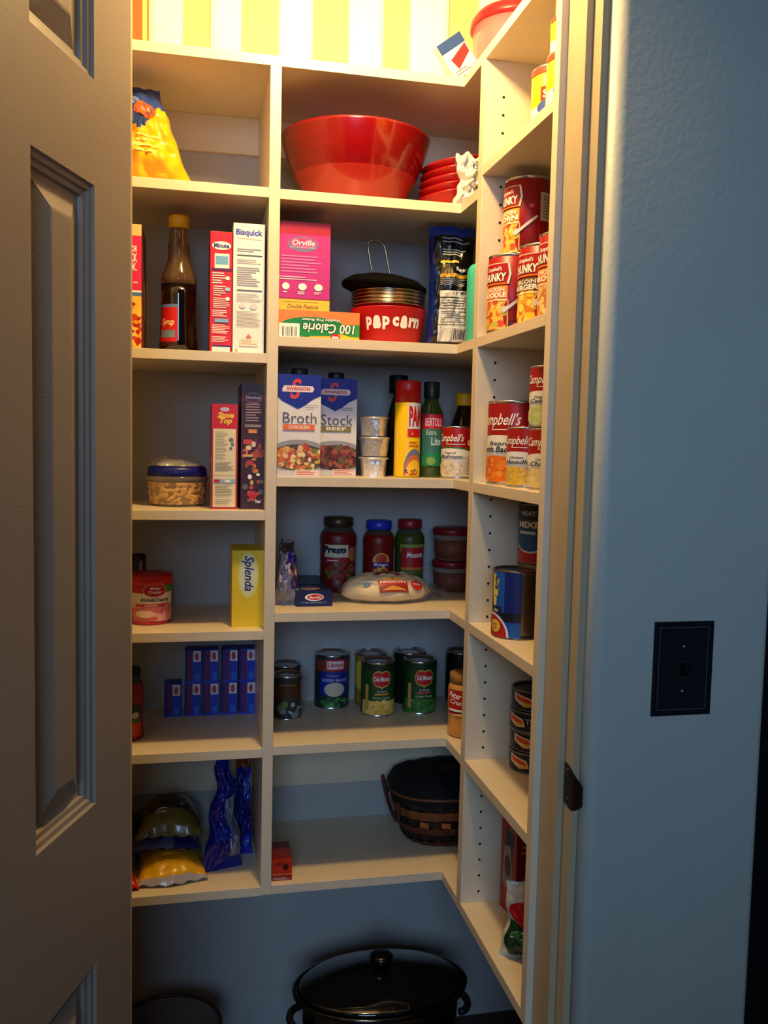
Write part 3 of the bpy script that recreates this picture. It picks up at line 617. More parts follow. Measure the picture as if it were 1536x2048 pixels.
art([('r', 0, 0, 1, 1, (190, 180, 150)), ('l', .1, .1, .9, .9, 8, (120, 110, 90))], .05, .05, lambda u, v, o: ((.0433 + o) * math.sin(u / .043 + 1.15), -(.0433 + o) * math.cos(u / .043 + 1.15), .06 + v), 'nutrition_print', t, du=.004)

# ---------------- fourth row: door-side bay
z = SH_L[3]
yc = 1.887; x, r_ = cyl(294, 414, 985, yc); H_ = hgt(355, 951, yc, z)
t = thing('noodle_tub', 'clear round tub of dry noodles with blue lid and foil on top', 'tub', (x, yc, z))
b = MB(); b.lathe([(.0001, .002), (r_ * .86, 0), (r_ * .9, .004), (r_ * .99, H_ * .85), (r_ * 1.03, H_ * .88), (r_ * 1.04, H_), (r_ * .99, H_), (r_ * .96, H_ * .84), (r_ * .87, .006), (.0001, .004)], 48); b.build('tub_body', mat((240, 236, 230), .1, trans=.9, var=.01, name='tub_plastic'), t)
b = MB()
def nood(u, v):
    a = u * 2 * math.pi; zz = .005 + v * H_ * .72; r1 = r_ * (.885 + .085 * v) + .001 + noise.noise(Vector((math.cos(a) * 6, math.sin(a) * 6, v * 7))) * .0025; return (r1 * math.sin(a), -r1 * math.cos(a), zz)
b.grid(70, 16, nood); b.lathe([(r_ * .92, .005 + H_ * .72), (r_ * .5, H_ * .76), (.0001, H_ * .77)], 30)
b.build('noodles', mat((214, 170, 104), .6, bump=1, bscale=160, var=.35, vscale=190, name='egg_noodle'), t)
HL = hgt(355, 932, yc, z) - H_
b = MB(); b.lathe([(r_ * .98, H_ + .0005), (r_ * 1.0, H_ + .002), (r_ * .97, H_ + HL * .8), (r_ * .90, H_ + HL), (.0001, H_ + HL * 1.02)], 48); b.build('lid', mat((18, 26, 120), .35, name='blue_plastic'), t)
b = MB(); HF = hgt(350, 910, yc, z) - H_ - HL
def foil(u, v):
    a = u * 2 * math.pi; r1 = r_ * .88 * (1 - v) * (1 + .06 * math.sin(a * 7)); zz = H_ + HL + HF * min(1, v * 2.2) ** .7 * (.72 - .22 * math.sin(a + .6)) + noise.noise(Vector((r1 * 60 * math.cos(a), r1 * 60 * math.sin(a), 3))) * .005 * (v + .2) + .001
    return (r1 * math.sin(a), -r1 * math.cos(a), zz)
b.grid(40, 12, foil, smooth=False); b.build('foil_piece', FOIL, t)
x, w_, h_ = bay(423, 475, 808, 1.79, z, 910)
carton('stuffing_mix_box', 'slim red and cream stuffing mix box with yellow script', 'box', x, 1.79, z, w_, .11, h_, (176, 26, 30),
       {'front': [('r', 0, 0, 1, 1, (184, 24, 30)), ('r', 0, .76, 1, 1, (196, 10, 24)), ('e', .5, .95, .17, .018, (220, 220, 240)), ('t', 'KRAFT', .4, .943, .6, .957, (30, 60, 150)), ('t', 'Stove', .22, .865, .85, .925, YEL, {'shear': .3, 'bold': .05}), ('t', 'Top', .30, .80, .78, .87, YEL, {'shear': .3, 'bold': .05}),
                  ('r', .06, .02, .93, .765, (226, 216, 180)), ('l', .14, .46, .62, .74, 20, (140, 130, 110)), ('e', .75, .66, .09, .02, (110, 110, 110)), ('e', .8, .62, .07, .02, (120, 120, 120)), ('e', .74, .58, .06, .015, (120, 120, 120)), ('l', .14, .36, .85, .45, 8, (140, 130, 110)), ('r', .06, .322, .93, .325, (180, 40, 40)),
                  ('r', .1, .25, .93, .285, (150, 180, 210)), ('r', .1, .253, .32, .283, RED), ('e', .62, .268, .12, .012, W_), ('l', .14, .12, .85, .24, 8, (140, 130, 110)), ('l', .14, .04, .8, .1, 3, (170, 160, 140))],
        'left': [('r', 0, 0, 1, 1, (190, 40, 34)), ('r', .3, 0, 1, .5, (226, 180, 120)), ('b', .1, .1, .9, .45, [(170, 30, 20), (220, 160, 100)], 14, .12)]})
x, w_, h_ = bay(483, 529, 768, 1.79, z, 900)
carton('chocolate_mix_box', 'tall dark brown dessert box with small cake pictures beside the divider', 'box', x, 1.79, z, w_ + .002, .13, h_, (58, 16, 18),
       {'front': [('r', 0, 0, 1, 1, (62, 16, 22)), ('r', 0, .86, 1, .92, (110, 20, 44)), ('e', .5, .89, .34, .045, (120, 90, 110)), ('e', .5, .89, .30, .034, (90, 40, 60)), ('t', 'Hershey', .2, .875, .82, .905, (214, 200, 216)), ('l', .18, .70, .85, .85, 7, (170, 140, 140)), ('l', .15, .655, .85, .68, 2, (210, 190, 180)),
                  ('r', .3, .61, .65, .64, (220, 140, 60)), ('b', .05, .30, .9, .60, [(206, 120, 70), (230, 200, 160), (190, 50, 40), (150, 80, 40), (120, 20, 50)], 26, .12), ('r', .1, .52, .45, .56, (200, 60, 40)), ('r', .1, .42, .5, .44, (226, 170, 110)), ('b', .1, .06, .9, .3, [(220, 180, 110), (200, 60, 50), (90, 110, 90), W_, (120, 40, 60)], 22, .12), ('t', 'New!', .62, .05, .85, .08, W_), ('r', .35, .09, .65, .12, RED)],
        'left': [('r', 0, 0, 1, 1, (50, 12, 16)), ('r', 0, .86, 1, .92, (100, 20, 40))]})

# ---------------- fourth row: wide bay
z = SH_M[3]
def broth(nm, lb, l, r, top, y, word, sub, subc, foods, rz=0):
    x, w_, h_ = bay(l, r, top, y, z, 850)
    t = carton(nm, lb, 'carton', x, y, z, w_, .058, h_, (214, 216, 222),
       {'front': [('r', 0, 0, 1, 1, (222, 222, 228)), ('e', .5, .2, .75, .165, (150, 154, 164)), ('e', .5, .19, .68, .13, (90, 70, 50)), ('b', -.12, .07, 1.1, .31, foods, 110, .07), ('p', [(0, 1), (1, 1), (1, .80), (.8, .76), (.62, .70), (.46, .665), (.3, .70), (.1, .74), (0, .78)], (20, 34, 150)),
                  ('t', 'S', .28, .76, .54, .96, (214, 60, 50), {'shear': .2, 'bold': .02}), ('p', [(.1, .83), (.8, .83), (.84, .86), (.8, .89), (.14, .89), (.1, .86)], (226, 214, 220)), ('t', 'SWANSON', .2, .842, .74, .878, (200, 40, 60), {'bold': .03}),
                  ('t', word, .12, .525, .9, .63, (80, 70, 76), {'bold': -.005}), ('r', .12, .455, .86, .515, subc), ('t', sub, .25, .47, .74, .503, W_), ('l', .62, .67, .95, .71, 2, (150, 150, 160)), ('r', 0, 0, 1, .06, (200, 200, 210)), ('r', .42, .01, .98, .07, (236, 214, 204)), ('l', .45, .015, .95, .065, 3, (190, 90, 70))]}, rz=rz)
    b = MB(); b.lathe([(.0001, 0), (.016, 0), (.017, .002), (.017, .013), (.015, .0145), (.0001, .0145)], 28); c = b.build('screw_cap', mat((18, 22, 40), .4, name='cap_dark'), t); c.location = (.004, .008, h_ + .0003)
    return t
broth('broth_carton', 'white and blue chicken broth carton with orange band against the divider', 555, 641, 749, 1.775, 'Broth', 'CHICKEN', (226, 110, 50), [(226, 190, 130), (206, 120, 50), (120, 120, 50), (190, 70, 50), (236, 210, 160), (214, 160, 70)])
broth('stock_carton', 'blue and white stock carton behind the broth carton, dark meat picture', 632, 713, 757, 1.83, 'Stock', 'BEEF', (130, 120, 70), [(120, 40, 36), (90, 50, 40), (160, 80, 60), (110, 90, 60), (70, 30, 34)])
# stacked foil tubs
yc = 1.85; x, r_ = cyl(717, 776, 930, yc)
def foiltub(lb, zz, h, dx, shade):
    t = thing('foil_covered_tub', lb, 'tub', (x + dx, yc, zz), shade, group='foil covered tubs in a stack')
    b = MB(); r1 = r_ * .86; r2 = r_
    def f(u, v):
        a = u * 2 * math.pi; rr_ = (r1 + (r2 - r1) * v) * (1 + .03 * noise.noise(Vector((math.cos(a) * 4, math.sin(a) * 4, v * 3 + dx * 500)))); sq = 1 / max(abs(math.cos(a + .3)), abs(math.sin(a + .3))) ** .35
        return (rr_ * sq * .93 * math.sin(a), -rr_ * sq * .93 * math.cos(a), v * h * .93)
    b.grid(48, 6, f, smooth=False); b.lathe([(.0001, .0005), (r1 * .9, .0005)], 24); b.build('tub_body', FOIL, t)
    b = MB(); b.lathe([(r2 * .97, h * .84), (r2 * 1.03, h * .86), (r2 * 1.04, h * .9), (r2 * .98, h * .95), (.0001, h * .99)], 40, wob=.02); b.build('foil_lid', FOIL, t)
    return t
ht = hgt(746, 832, yc, z)
foiltub('lowest foil wrapped tub of the stack of three on the middle shelf', z, ht * .335, 0, .1)
foiltub('middle foil wrapped tub of the stack of three on the middle shelf', z + ht * .336, ht * .335, .001, .7)
foiltub('topmost foil wrapped tub of the stack of three with dark lid rim', z + ht * .672, ht * .33, -.001, 1.3)
# spray can
yc = 1.83; x, r_ = cyl(788, 840, 900, yc); H_ = hgt(814, 762, yc, z)
t = thing('spray_can', 'yellow cooking spray can with red cap', 'can', (x, yc, z), math.radians(8))
b = MB(); b.lathe([(r_ * .9, 0), (r_ * 1.02, .002), (r_, .004), (r_, H_ * .77), (r_ * .9, H_ * .79), (.0001, H_ * .8)], 48); b.build('can_body', mat((240, 196, 10), .3, coat=.4, name='yellow_paint'), t)
b = MB(); b.lathe([(r_ * .985, H_ * .772), (r_ * .97, H_ * .98), (r_ * .9, H_), (.0001, H_)], 40); b.build('cap', mat((190, 16, 20), .35, name='red_plastic'), t)
art([('r', .35, .62, 1, .98, (214, 220, 230)), ('t', 'PAM', .38, .66, .98, .94, RED, {'bold': .05}), ('r', .33, .52, 1, .63, (206, 20, 24)), ('p', [(.5, .55), (.53, .6), (.56, .55)], YEL), ('l', .4, .38, .95, .47, 2, (220, 110, 20)), ('e', .65, .06, .45, .30, (110, 120, 150)), ('e', .65, .03, .42, .25, (210, 110, 60)), ('e', .66, .0, .38, .21, (240, 200, 40)), ('b', .2, .0, .9, .08, [(60, 60, 90), (200, 80, 40)], 12, .06)],
    r_ * 1.9, H_ * .76, lambda u, v, o: ((r_ + o) * math.sin(u / r_ - 1.0), -(r_ + o) * math.cos(u / r_ - 1.0), .005 + v), 'printed_label', t, du=.004)
def bottle(nm, lb, l, r, pm, top, yc, z, prof, bodymat, capmat, label=None, cap=(.86, 1), capr=.5, fill=None, group=None, rz=0):
    x, r_ = cyl(l, r, pm, yc); H_ = hgt((l + r) / 2, top, yc, z)
    t = thing(nm, lb, 'bottle' if 'jar' not in nm else 'jar', (x, yc, z), rz, group)
    pr = [(max(.0001, a * r_), c * H_) for a, c in prof]
    b = MB(); b.lathe(pr, 48); b.build('glass_body' if fill else 'bottle_body', bodymat, t)
    if fill:
        top_ = fill[1]; pf = [(max(.0001, a * r_ + .0004), c * H_ + .0003) for a, c in prof if c <= top_]; pf.append((.0001, pf[-1][1])); b = MB(); b.lathe(pf, 44); b.build('contents', fill[0], t)
    b = MB(); b.lathe([(capr * r_ * 1.0, cap[0] * H_), (capr * r_ * 1.03, cap[0] * H_ + .0015), (capr * r_ * 1.03, cap[1] * H_ - .002), (capr * r_ * .95, cap[1] * H_), (.0001, cap[1] * H_)], 40); b.build('cap' if 'jar' not in nm else 'lid', capmat, t)
    if label:
        shapes, v0, v1, a0, arc, rf = label; Hh = (v1 - v0) * H_
        art(shapes, r_ * arc, Hh, lambda u, v, o: ((r_ * rf + o) * math.sin(u / r_ + a0), -(r_ * rf + o) * math.cos(u / r_ + a0), v0 * H_ + v), 'printed_label', t, du=r_ * .1)
    return t
BP = [(.0001, .002), (.93, 0), (1, .02), (1, .55), (.93, .62), (.7, .72), (.45, .8), (.42, .87), (.0001, .871)]
bottle('green_bottle', 'green dressing bottle with dark cap and red label band next to the spray can', 836, 886, 880, 764, 1.85, z, [(.0001, .002), (.93, 0), (1, .02), (1, .30), (.92, .36), (.96, .42), (1, .6), (.9, .70), (.6, .78), (.5, .85), (.0001, .851)],
       mat((60, 90, 40), .12, trans=.35, coat=.6, name='green_glass'), mat((20, 30, 26), .4, name='cap_dark_green'),
       ([('r', 0, .0, 1, .9, (50, 110, 100)), ('r', 0, .72, 1, 1, (196, 20, 50)), ('t', 'BERTOLLI', .15, .77, .85, .93, (240, 200, 210)), ('t', 'Extra', .2, .6, .6, .7, (180, 200, 160)), ('t', 'Lite', .4, .40, .8, .56, (190, 220, 226)), ('e', .5, .1, .5, .16, (30, 130, 80)), ('e', .4, .1, .18, .08, (120, 160, 60))], .12, .66, -1.0, 2.0, 1.012), cap=(.83, 1), capr=.62)
bottle('dark_capped_bottle', 'bottle with black cap mostly hidden behind the yellow spray can', 775, 818, 800, 751, 1.93, z, BP, mat((60, 44, 20), .2, trans=.3, name='amber_glass'), mat((10, 12, 20), .35, name='black_plastic'), cap=(.82, 1), capr=.85)
bottle('vinegar_bottle', 'dark rounded bottle with yellow cap at the corner behind the soup can', 896, 958, 880, 787, 1.90, z, [(.0001, .002), (.93, 0), (1, .02), (1, .45), (.9, .6), (.62, .75), (.45, .84), (.42, .87), (.0001, .871)],
       mat((30, 12, 8), .12, coat=.8, name='dark_glass'), mat((220, 180, 20), .4, name='yellow_plastic2'), ([('r', 0, 0, 1, 1, (60, 16, 20)), ('e', .5, .5, .4, .3, (160, 120, 40))], .2, .5, -.7, 1.5, 1.01), cap=(.85, 1), capr=.58)
def campbell(lb, x, y, zz, r, h, face, l1, l2, foods, grn=False, group='red and white condensed soup cans'):
    return can('condensed_soup_can', lb, 'can', x, y, zz, r, h, face, (228, 226, 218),
        [('r', 0, .52, 1, 1, (160, 10, 14)), ('e', .46, .50, .52, .10, (228, 226, 218)), ('r', 0, .40, 1, .50, (228, 226, 218))] + ([('e', .46, .515, .5, .10, (40, 120, 50)), ('e', .46, .485, .52, .10, (228, 226, 218))] if grn else []) +
        [('t', "Campbell's", .08, .68, .78, .88, W_, {'shear': .45, 'bold': .01}), ('r', .35, .665, .80, .675, W_), ('t', l1, .30, .47, .60, .52, (90, 90, 90), {'shear': .2}), ('t', l2, .18, .38, .74, .46, (60, 56, 56), {'shear': .2}), ('e', .42, .17, .36, .17, foods[0]), ('b', .08, .03, .76, .31, foods, 50, .05),
         ('r', .88, 0, .98, .4, (226, 200, 190)), ('l', .89, .05, .97, .38, 6, (150, 60, 50)), ('e', .90, .7, .04, .06, (220, 180, 120))], arc=2.7, group=group)
yc = 1.80; x, r_ = cyl(883, 946, 900, yc); h_ = hgt(915, 853, yc, z)
campbell('mushroom soup can with green stripe at the inner shelf corner', x, yc, z, r_, h_, -36, 'Cream of', 'Mushroom', [(214, 200, 180), (190, 170, 150), (226, 216, 200)], True)
# jamb bay, fourth row
BEAN = [(226, 110, 30), (206, 80, 20), (236, 150, 50), (240, 130, 40)]
campbell('big bean with bacon soup can, tallest of the red and white cans', limb(975, 880, 1.553, .0505), 1.553, z, .0505, .152, -52, 'Bean', 'with Bacon', BEAN)
campbell('noodle soup can standing in front of the big bean soup can', limb(1013, 910, 1.462, .0335), 1.462, z, .0335, .104, -44, 'Chicken', 'Noodle', [(220, 180, 60), (226, 190, 90), (206, 160, 60)])
campbell('soup can against the jamb end serving as foot for another soup can', limb(1060, 800, 1.382, .0335), 1.382, z, .0335, .101, -30, 'Cream of', 'Chicken', [(220, 200, 120), (226, 210, 150)])
campbell('soup can raised on another can against the jamb end', limb(1060, 775, 1.382, .0335), 1.382, z + .1015, .0335, .101, -40, 'Cream of', 'Celery', [(200, 210, 150), (190, 200, 120)])

# ---------------- fifth row: door-side bay
z = SH_L[4]
yc = 1.862; x, r_ = cyl(255, 345, 1200, yc); H_ = hgt(300, 1146, yc, z)
t = thing('frosting_tub', 'pink frosting tub with red lid at the door edge', 'tub', (x, yc, z), math.radians(4))
b = MB(); b.lathe([(.0001, .002), (r_ * .88, 0), (r_ * .93, .003), (r_ * .9, .006), (r_ * .965, H_ * .8), (.0001, H_ * .8)], 48); b.build('tub_body', mat((206, 60, 76), .4, name='pink_card'), t)
b = MB(); b.lathe([(r_ * .97, H_ * .8), (r_ * 1.02, H_ * .81), (r_ * 1.03, H_ * .98), (r_ * .99, H_), (.0001, H_ * .995)], 48); b.build('lid', mat((190, 14, 20), .35, name='red_plastic'), t)
rf = lambda v: r_ * (.905 + .06 * v / (H_ * .78))
art([('r', 0, .0, 1, .36, (226, 120, 126)), ('r', 0, .36, 1, .75, (230, 214, 190)), ('r', 0, .75, 1, 1, (190, 30, 36)), ('e', .85, .9, .2, .15, (60, 140, 60)), ('e', .5, .82, .24, .17, (206, 150, 130)), ('e', .5, .82, .22, .155, (176, 14, 24)), ('t', 'Betty', .4, .83, .62, .92, W_, {'shear': .3}), ('t', 'Crocker', .37, .74, .64, .82, W_, {'shear': .3}),
     ('t', 'Rich&Creamy', .22, .50, .82, .62, (70, 50, 44), {'shear': .25}), ('r', .1, .38, .85, .46, (206, 40, 80)), ('l', .3, .40, .7, .44, 1, W_), ('b', .4, .0, 1, .34, [(236, 150, 150), (220, 100, 110), (240, 180, 176)], 40, .09), ('e', .3, .2, .2, .1, (236, 200, 180))],
    r_ * 2.4, H_ * .76, lambda u, v, o: ((rf(v) + o) * math.sin(u / r_ - 1.0), -(rf(v) + o) * math.cos(u / r_ - 1.0), .008 + v), 'printed_label', t, du=.005)
bottle('sprinkle_bottle', 'dark slim bottle with pale lilac cap stripe behind the frosting tub', 262, 292, 1150, 1108, 1.97, z, BP, mat((40, 26, 34), .3, name='dark_sprinkles'), mat((40, 26, 40), .4, name='dark_cap'), ([('r', 0, 0, 1, 1, (150, 120, 180))], .70, .9, .1, .5, 1.02), cap=(.7, 1), capr=.98)
x, w_, h_ = bay(464, 528, 1101, 1.787, z, 1180)
carton('sweetener_box', 'bright yellow sweetener box with blue sideways lettering', 'box', x, 1.787, z, w_, .11, h_, (226, 196, 30),
       {'front': [('r', 0, 0, 1, 1, (228, 196, 24)), ('e', .5, .68, .33, .30, (226, 214, 110)), ('e', .5, .68, .27, .27, (222, 220, 170)), ('t', 'Splenda', .30, .47, .68, .93, (24, 34, 130), {'rot': 90 if False else -90, 'shear': .25, 'bold': .02})]})
x2 = MB(); x2.grid(10, 1, lambda u, v: (x - w_ / 2 + w_ * u, 1.787 + .001 + .05 * v, z + h_ + .0015 + .006 * math.sin(math.pi * u) * (1 - v) ))
# ---------------- fifth row: wide bay
z = SH_M[4]
bag('brown_bread_bag', 'purple and silver crinkled bread bag squeezed against the divider', 'bag', .196, 1.84, z, .058, .135, .055, [(150, 144, 150), (50, 36, 130), (70, 50, 44)],
    lambda u, v: 1 if (u > .62 and .25 < v < .8) else (2 if v > .82 else 0), seed=31, wr=.012, taper=.55, shapes=[('r', .05, .38, .55, .66, (190, 184, 200)), ('l', .08, .4, .5, .64, 6, (90, 80, 130)), ('p', [(.2, .68), (.7, .9), (.75, .68)], (60, 44, 160)), ('b', .6, .3, .95, .7, [(190, 140, 90), (150, 100, 70)], 14, .06)])
x, w_, h_ = bay(592, 665, 1183, 1.812, z, 1195)
carton('spaghetti_box', 'long dark blue spaghetti box end-on with red oval badge', 'box', x, 1.812, z, w_, .225, h_, (14, 26, 80),
       {'front': [('e', .5, .62, .26, .25, W_), ('e', .52, .62, .21, .19, (206, 30, 40)), ('t', 'Barilla', .36, .53, .68, .70, W_, {'shear': .2}), ('t', 'THIN SPAGHETTI', .14, .20, .84, .32, (130, 140, 190))],
        'top': [('e', .45, .17, .27, .07, W_), ('e', .46, .17, .23, .055, (206, 30, 40)), ('t', 'Barilla', .3, .145, .62, .195, W_, {'shear': .2}), ('r', .1, .4, .9, .9, (30, 60, 110))]})
JP = [(.0001, .002), (.92, 0), (1, .02), (1, .12), (.97, .15), (.97, .60), (1, .66), (1, .74), (.92, .80), (.74, .86), (.74, .90), (.0001, .901)]
CG = mat((235, 235, 235), .04, trans=.95, var=.01, name='jar_glass')
bottle('sauce_jar_prego', 'x', 0, 1, 1, 1, 1, z, JP, CG, CG) if False else None
bottle('pasta_sauce_jar', 'tallest pasta sauce jar with white name panel and dark gold lid', 640, 712, 1090, 1033, 2.012, z, JP, CG, mat((70, 60, 40), .35, .6, name='gold_lid'),
       ([('r', 0, 0, 1, 1, (110, 30, 26)), ('r', .02, .62, .72, .96, (214, 204, 176)), ('t', 'Prego', .0, .68, .66, .93, (20, 24, 50), {'bold': .06}), ('r', .05, .47, .72, .60, (170, 30, 50)), ('l', .12, .51, .6, .56, 1, W_), ('b', .1, .02, 1, .45, [(150, 50, 36), (120, 30, 24), (140, 90, 60), (100, 110, 60)], 40, .08), ('e', .85, .7, .14, .2, (190, 110, 70))], .17, .66, -1.0, 2.0, 1.0), cap=(.875, 1), capr=.80, fill=(mat((110, 16, 10), .4, var=.2, name='tomato_sauce'), .82))
bottle('pasta_sauce_jar', 'pasta sauce jar with bright blue lid behind the tortillas', 726, 788, 1090, 1040, 2.014, z, JP, CG, mat((20, 50, 190), .35, name='blue_lid'),
       ([('e', .5, .55, .32, .42, (226, 180, 70)), ('e', .5, .66, .2, .26, (206, 60, 40)), ('r', .18, .22, .82, .5, (80, 30, 120)), ('t', 'Ragu', .25, .27, .75, .46, W_), ('b', .2, 0, .8, .2, [(190, 50, 40), (226, 180, 90)], 14, .07)], .28, .56, -.9, 1.8, 1.0), cap=(.875, 1), capr=.80, fill=(mat((120, 18, 10), .4, var=.2, name='tomato_sauce2'), .82))
bottle('pickle_jar', 'green olive jar with dark red lid behind the tortillas', 790, 848, 1090, 1038, 2.014, z, JP, CG, mat((130, 20, 30), .35, name='red_lid'),
       ([('r', 0, .75, 1, 1, (130, 150, 60)), ('r', .05, .3, 1, .9, (176, 24, 34)), ('t', 'Mezzetta', .25, .6, .9, .76, W_, {'shear': .3}), ('r', .05, .22, 1, .3, (206, 120, 40)), ('r', 0, 0, 1, .22, (90, 100, 40))], .2, .66, -.9, 1.9, 1.0), cap=(.875, 1), capr=.80, fill=(mat((60, 76, 20), .4, var=.4, vscale=60, name='green_olives'), .82))
yc = 2.0; x, r_ = cyl(862, 940, 1120, yc)
for k, lb in enumerate(('lower clear food tub with red lid in the dark shelf corner', 'upper clear food tub with red lid in the dark shelf corner')):
    h_ = hgt(900, 1052, yc, z) / 2 - .001
    t = thing('food_tub', lb, 'tub', (x - .002, yc - .02, z + k * (h_ + .001)), group='clear tubs with red lids')
    b = MB(); b.lathe([(.0001, .001), (r_ * .82, 0), (r_ * .86, .003), (r_ * .97, h_ * .8), (r_ * .93, h_ * .8), (r_ * .8, .004), (.0001, .003)], 40); b.build('tub_body', mat((225, 215, 205), .15, trans=.75, var=.01, name='tub_plastic_b'), t)
    b = MB(); b.lathe([(.0001, .0035), (r_ * .872, .0035), (r_ * .955, h_ * .64), (.0001, h_ * .65)], 40); b.build('contents', mat((110, 60, 48), .6, var=.5, vscale=70, bump=.6, name='mixed_snack'), t)
    b = MB(); b.lathe([(r_ * .98, h_ * .78), (r_ * 1.03, h_ * .8), (r_ * 1.03, h_ * .97), (r_ * .96, h_), (.0001, h_ * .98)], 40); b.build('lid', mat((110, 12, 26), .35, name='dark_red_plastic'), t)
# tortillas
t = thing('tortilla_pack', 'plump clear pack of white tortillas with red and yellow print', 'tortilla pack', (.416, 1.884, z), math.radians(3))
def tort(u, v, top=1, off=0):
    a = u * 2 * math.pi; r1 = v; wv = 1 + .03 * math.sin(a * 9 + 2) * v + .02 * math.sin(a * 4)
    rx, ry = .101, .070; hh = .058
    prof = (1 - r1 ** 3.2) ** .6 if r1 < 1 else 0
    n = noise.noise(Vector((math.cos(a) * r1 * 6, math.sin(a) * r1 * 6, 5 + top))) * .004
    xx = rx * r1 * wv * math.cos(a); yy = ry * r1 * wv * math.sin(a)
    if top: zz = .016 + (hh - .016) * prof + n * prof + off
    else: zz = .016 - .0155 * prof
    return (xx, yy, zz)
b = MB(); b.grid(64, 20, lambda u, v: tort(u, max(v, .001)), mfun=lambda u, v: 0); b.grid(64, 8, lambda u, v: tort(u, max(v, .001), 0)); b.build('tortillas', mat((232, 212, 172), .6, bump=.5, bscale=40, var=.1, name='flour_tortilla'), t)
b = MB()
b.grid(60, 10, lambda u, v: ((.102 + .005 * v) * (1 + .04 * noise.noise(Vector((u * 30, v * 3, 1)))) * math.cos(u * 6.2832), (.071 + .004 * v) * math.sin(u * 6.2832), .006 + .024 * v + .002 * math.sin(u * 90)))
b.grid(10, 8, lambda u, v: (.094 + u * .036 * (1), (v - .5) * .06 * (.5 + u), .020 + .014 * math.sin(v * 9) * u - u * .006))
b.build('clear_wrap', mat((245, 240, 235), .12, trans=.9, bump=1, bscale=80, var=.01, alpha=.35, name='clear_wrap'), t)
def tf(u, v, o):   # label area on the sloping front: u along x, v up the slope
    xx = -.08 + u; r1 = 1.0 - v / .052 * .42
    ry = .070; yy = -math.sqrt(max(0, 1 - (xx / .109) ** 2)) * ry * r1
    q = math.sqrt((xx / .101) ** 2 + (yy / ry) ** 2); prof = (1 - min(1, q) ** 3.2) ** .6
    return (xx, yy - .0015 - o * 2, .016 + .042 * prof + .0018 + o)
art([('e', .51, .72, .15, .24, (240, 190, 60)), ('r', .31, .36, .71, .72, (196, 50, 36)), ('r', .31, .06, .71, .36, (150, 44, 30)), ('t', 'MISSION', .33, .46, .69, .66, (250, 220, 215), {'bold': .04}), ('p', [(.33, .12), (.5, .30), (.69, .12)], (230, 150, 60)), ('t', 'T', .48, .76, .54, .92, (140, 40, 30)), ('e', .85, .46, .085, .30, (214, 40, 30)), ('t', 'SOFT', .79, .40, .91, .54, W_), ('e', .16, .58, .05, .15, (90, 140, 190)),
     ('p', [(.02, .9), (.05, .96), (.30, .56), (.28, .54)], (226, 226, 220))], .16, .052, tf, 'printed_label', t, du=.004, dv=.004)
art([('p', [(.0, .0), (.9, .1), (1, .6), (.5, .9), (.1, .6)], (170, 30, 34)), ('b', .1, .2, .9, .8, [(200, 60, 50), (226, 170, 70), (150, 20, 30)], 14, .12)], .07, .03, lambda u, v, o: (-.03 + u, -.02 + v * .8, .0575 + o + .003 * math.sin(u * 60)), 'top_print', t)
# ---------------- fifth row: jamb bay
def bluecan(lb, x, y, zz, h, face, sh, col=(20, 70, 150)):
    return can('ribbed_food_can', lb, 'can', x, y, zz, .0435, h, face, col, sh, ribs=True, body=DTIN, lid=DTIN, group=None, arc=1.9, cover=.95)
z = SH_M[4]
S1 = [('r', 0, 0, 1, 1, (16, 84, 170)), ('r', .55, .35, 1, 1, (10, 34, 110)), ('p', [(.0, .62), (.26, .62), (.3, .9), (.0, .98)], (220, 200, 60)), ('t', 'S', .12, .72, .28, .93, (30, 60, 130), {'bold': .05}), ('p', [(.05, .62), (.22, .60), (.2, .45), (.08, .48)], (236, 214, 90)), ('r', .0, .32, .42, .47, (20, 30, 60)), ('r', .1, .38, .3, .42, (170, 170, 170)), ('r', .42, .24, 1, .38, (14, 18, 30)),
      ('e', .05, .0, .62, .36, (220, 220, 230)), ('e', .03, .0, .58, .33, (170, 30, 24)), ('e', .2, .16, .2, .10, (226, 190, 70)), ('l', .1, .10, .3, .2, 3, (150, 60, 30))]
S1 = [S1[0], ('r', .62, .35, 1, 1, (10, 34, 110))] + [(q[0], .24 + q[1] * .76) + ((q[2], .24 + q[3] * .76) if q[0] == 'r' else (q[2], q[3] * .76)) + tuple(q[4:]) if q[0] in 'rel' and q[0] != 'l' else ((q[0], .24 + q[1] * .76, q[2], .24 + q[3] * .76) + tuple(q[4:]) if q[0] == 'l' else ((q[0], q[1], .24 + q[2] * .76, q[3], .24 + q[4] * .76) + tuple(q[5:]) if q[0] == 't' else (q[0], [(.24 + a * .76, c) for a, c in q[1]], q[2]))) for q in S1[2:]]
bluecan('blue label ribbed can with red swoosh, standing on the jamb bay shelf', limb(985, 1200, 1.50, .0435), 1.50, z, .122, -64, S1)
bluecan('ribbed dark can hidden behind the blue label can as foot of a stack', limb(1037, 1070, 1.571, .0435), 1.571, z, .122, 20, [], None)
bluecan('navy and red can stacked on another can right under the shelf', limb(1037, 1070, 1.571, .0435), 1.571, z + .1225, .113, -48,
        [('r', 0, 0, 1, 1, (170, 34, 24)), ('e', .45, .62, .60, .45, (206, 200, 200)), ('e', .45, .62, .57, .42, (14, 70, 120)), ('r', 0, .75, 1, 1, (20, 24, 40)), ('r', .05, .60, .95, .74, (60, 60, 60)), ('t', 'MIXED', .1, .61, .9, .72, (226, 210, 180), {'bold': .04}), ('t', 'MEAT', .2, .82, .6, .9, (190, 190, 190)), ('r', .15, .5, .6, .55, (190, 190, 190))])

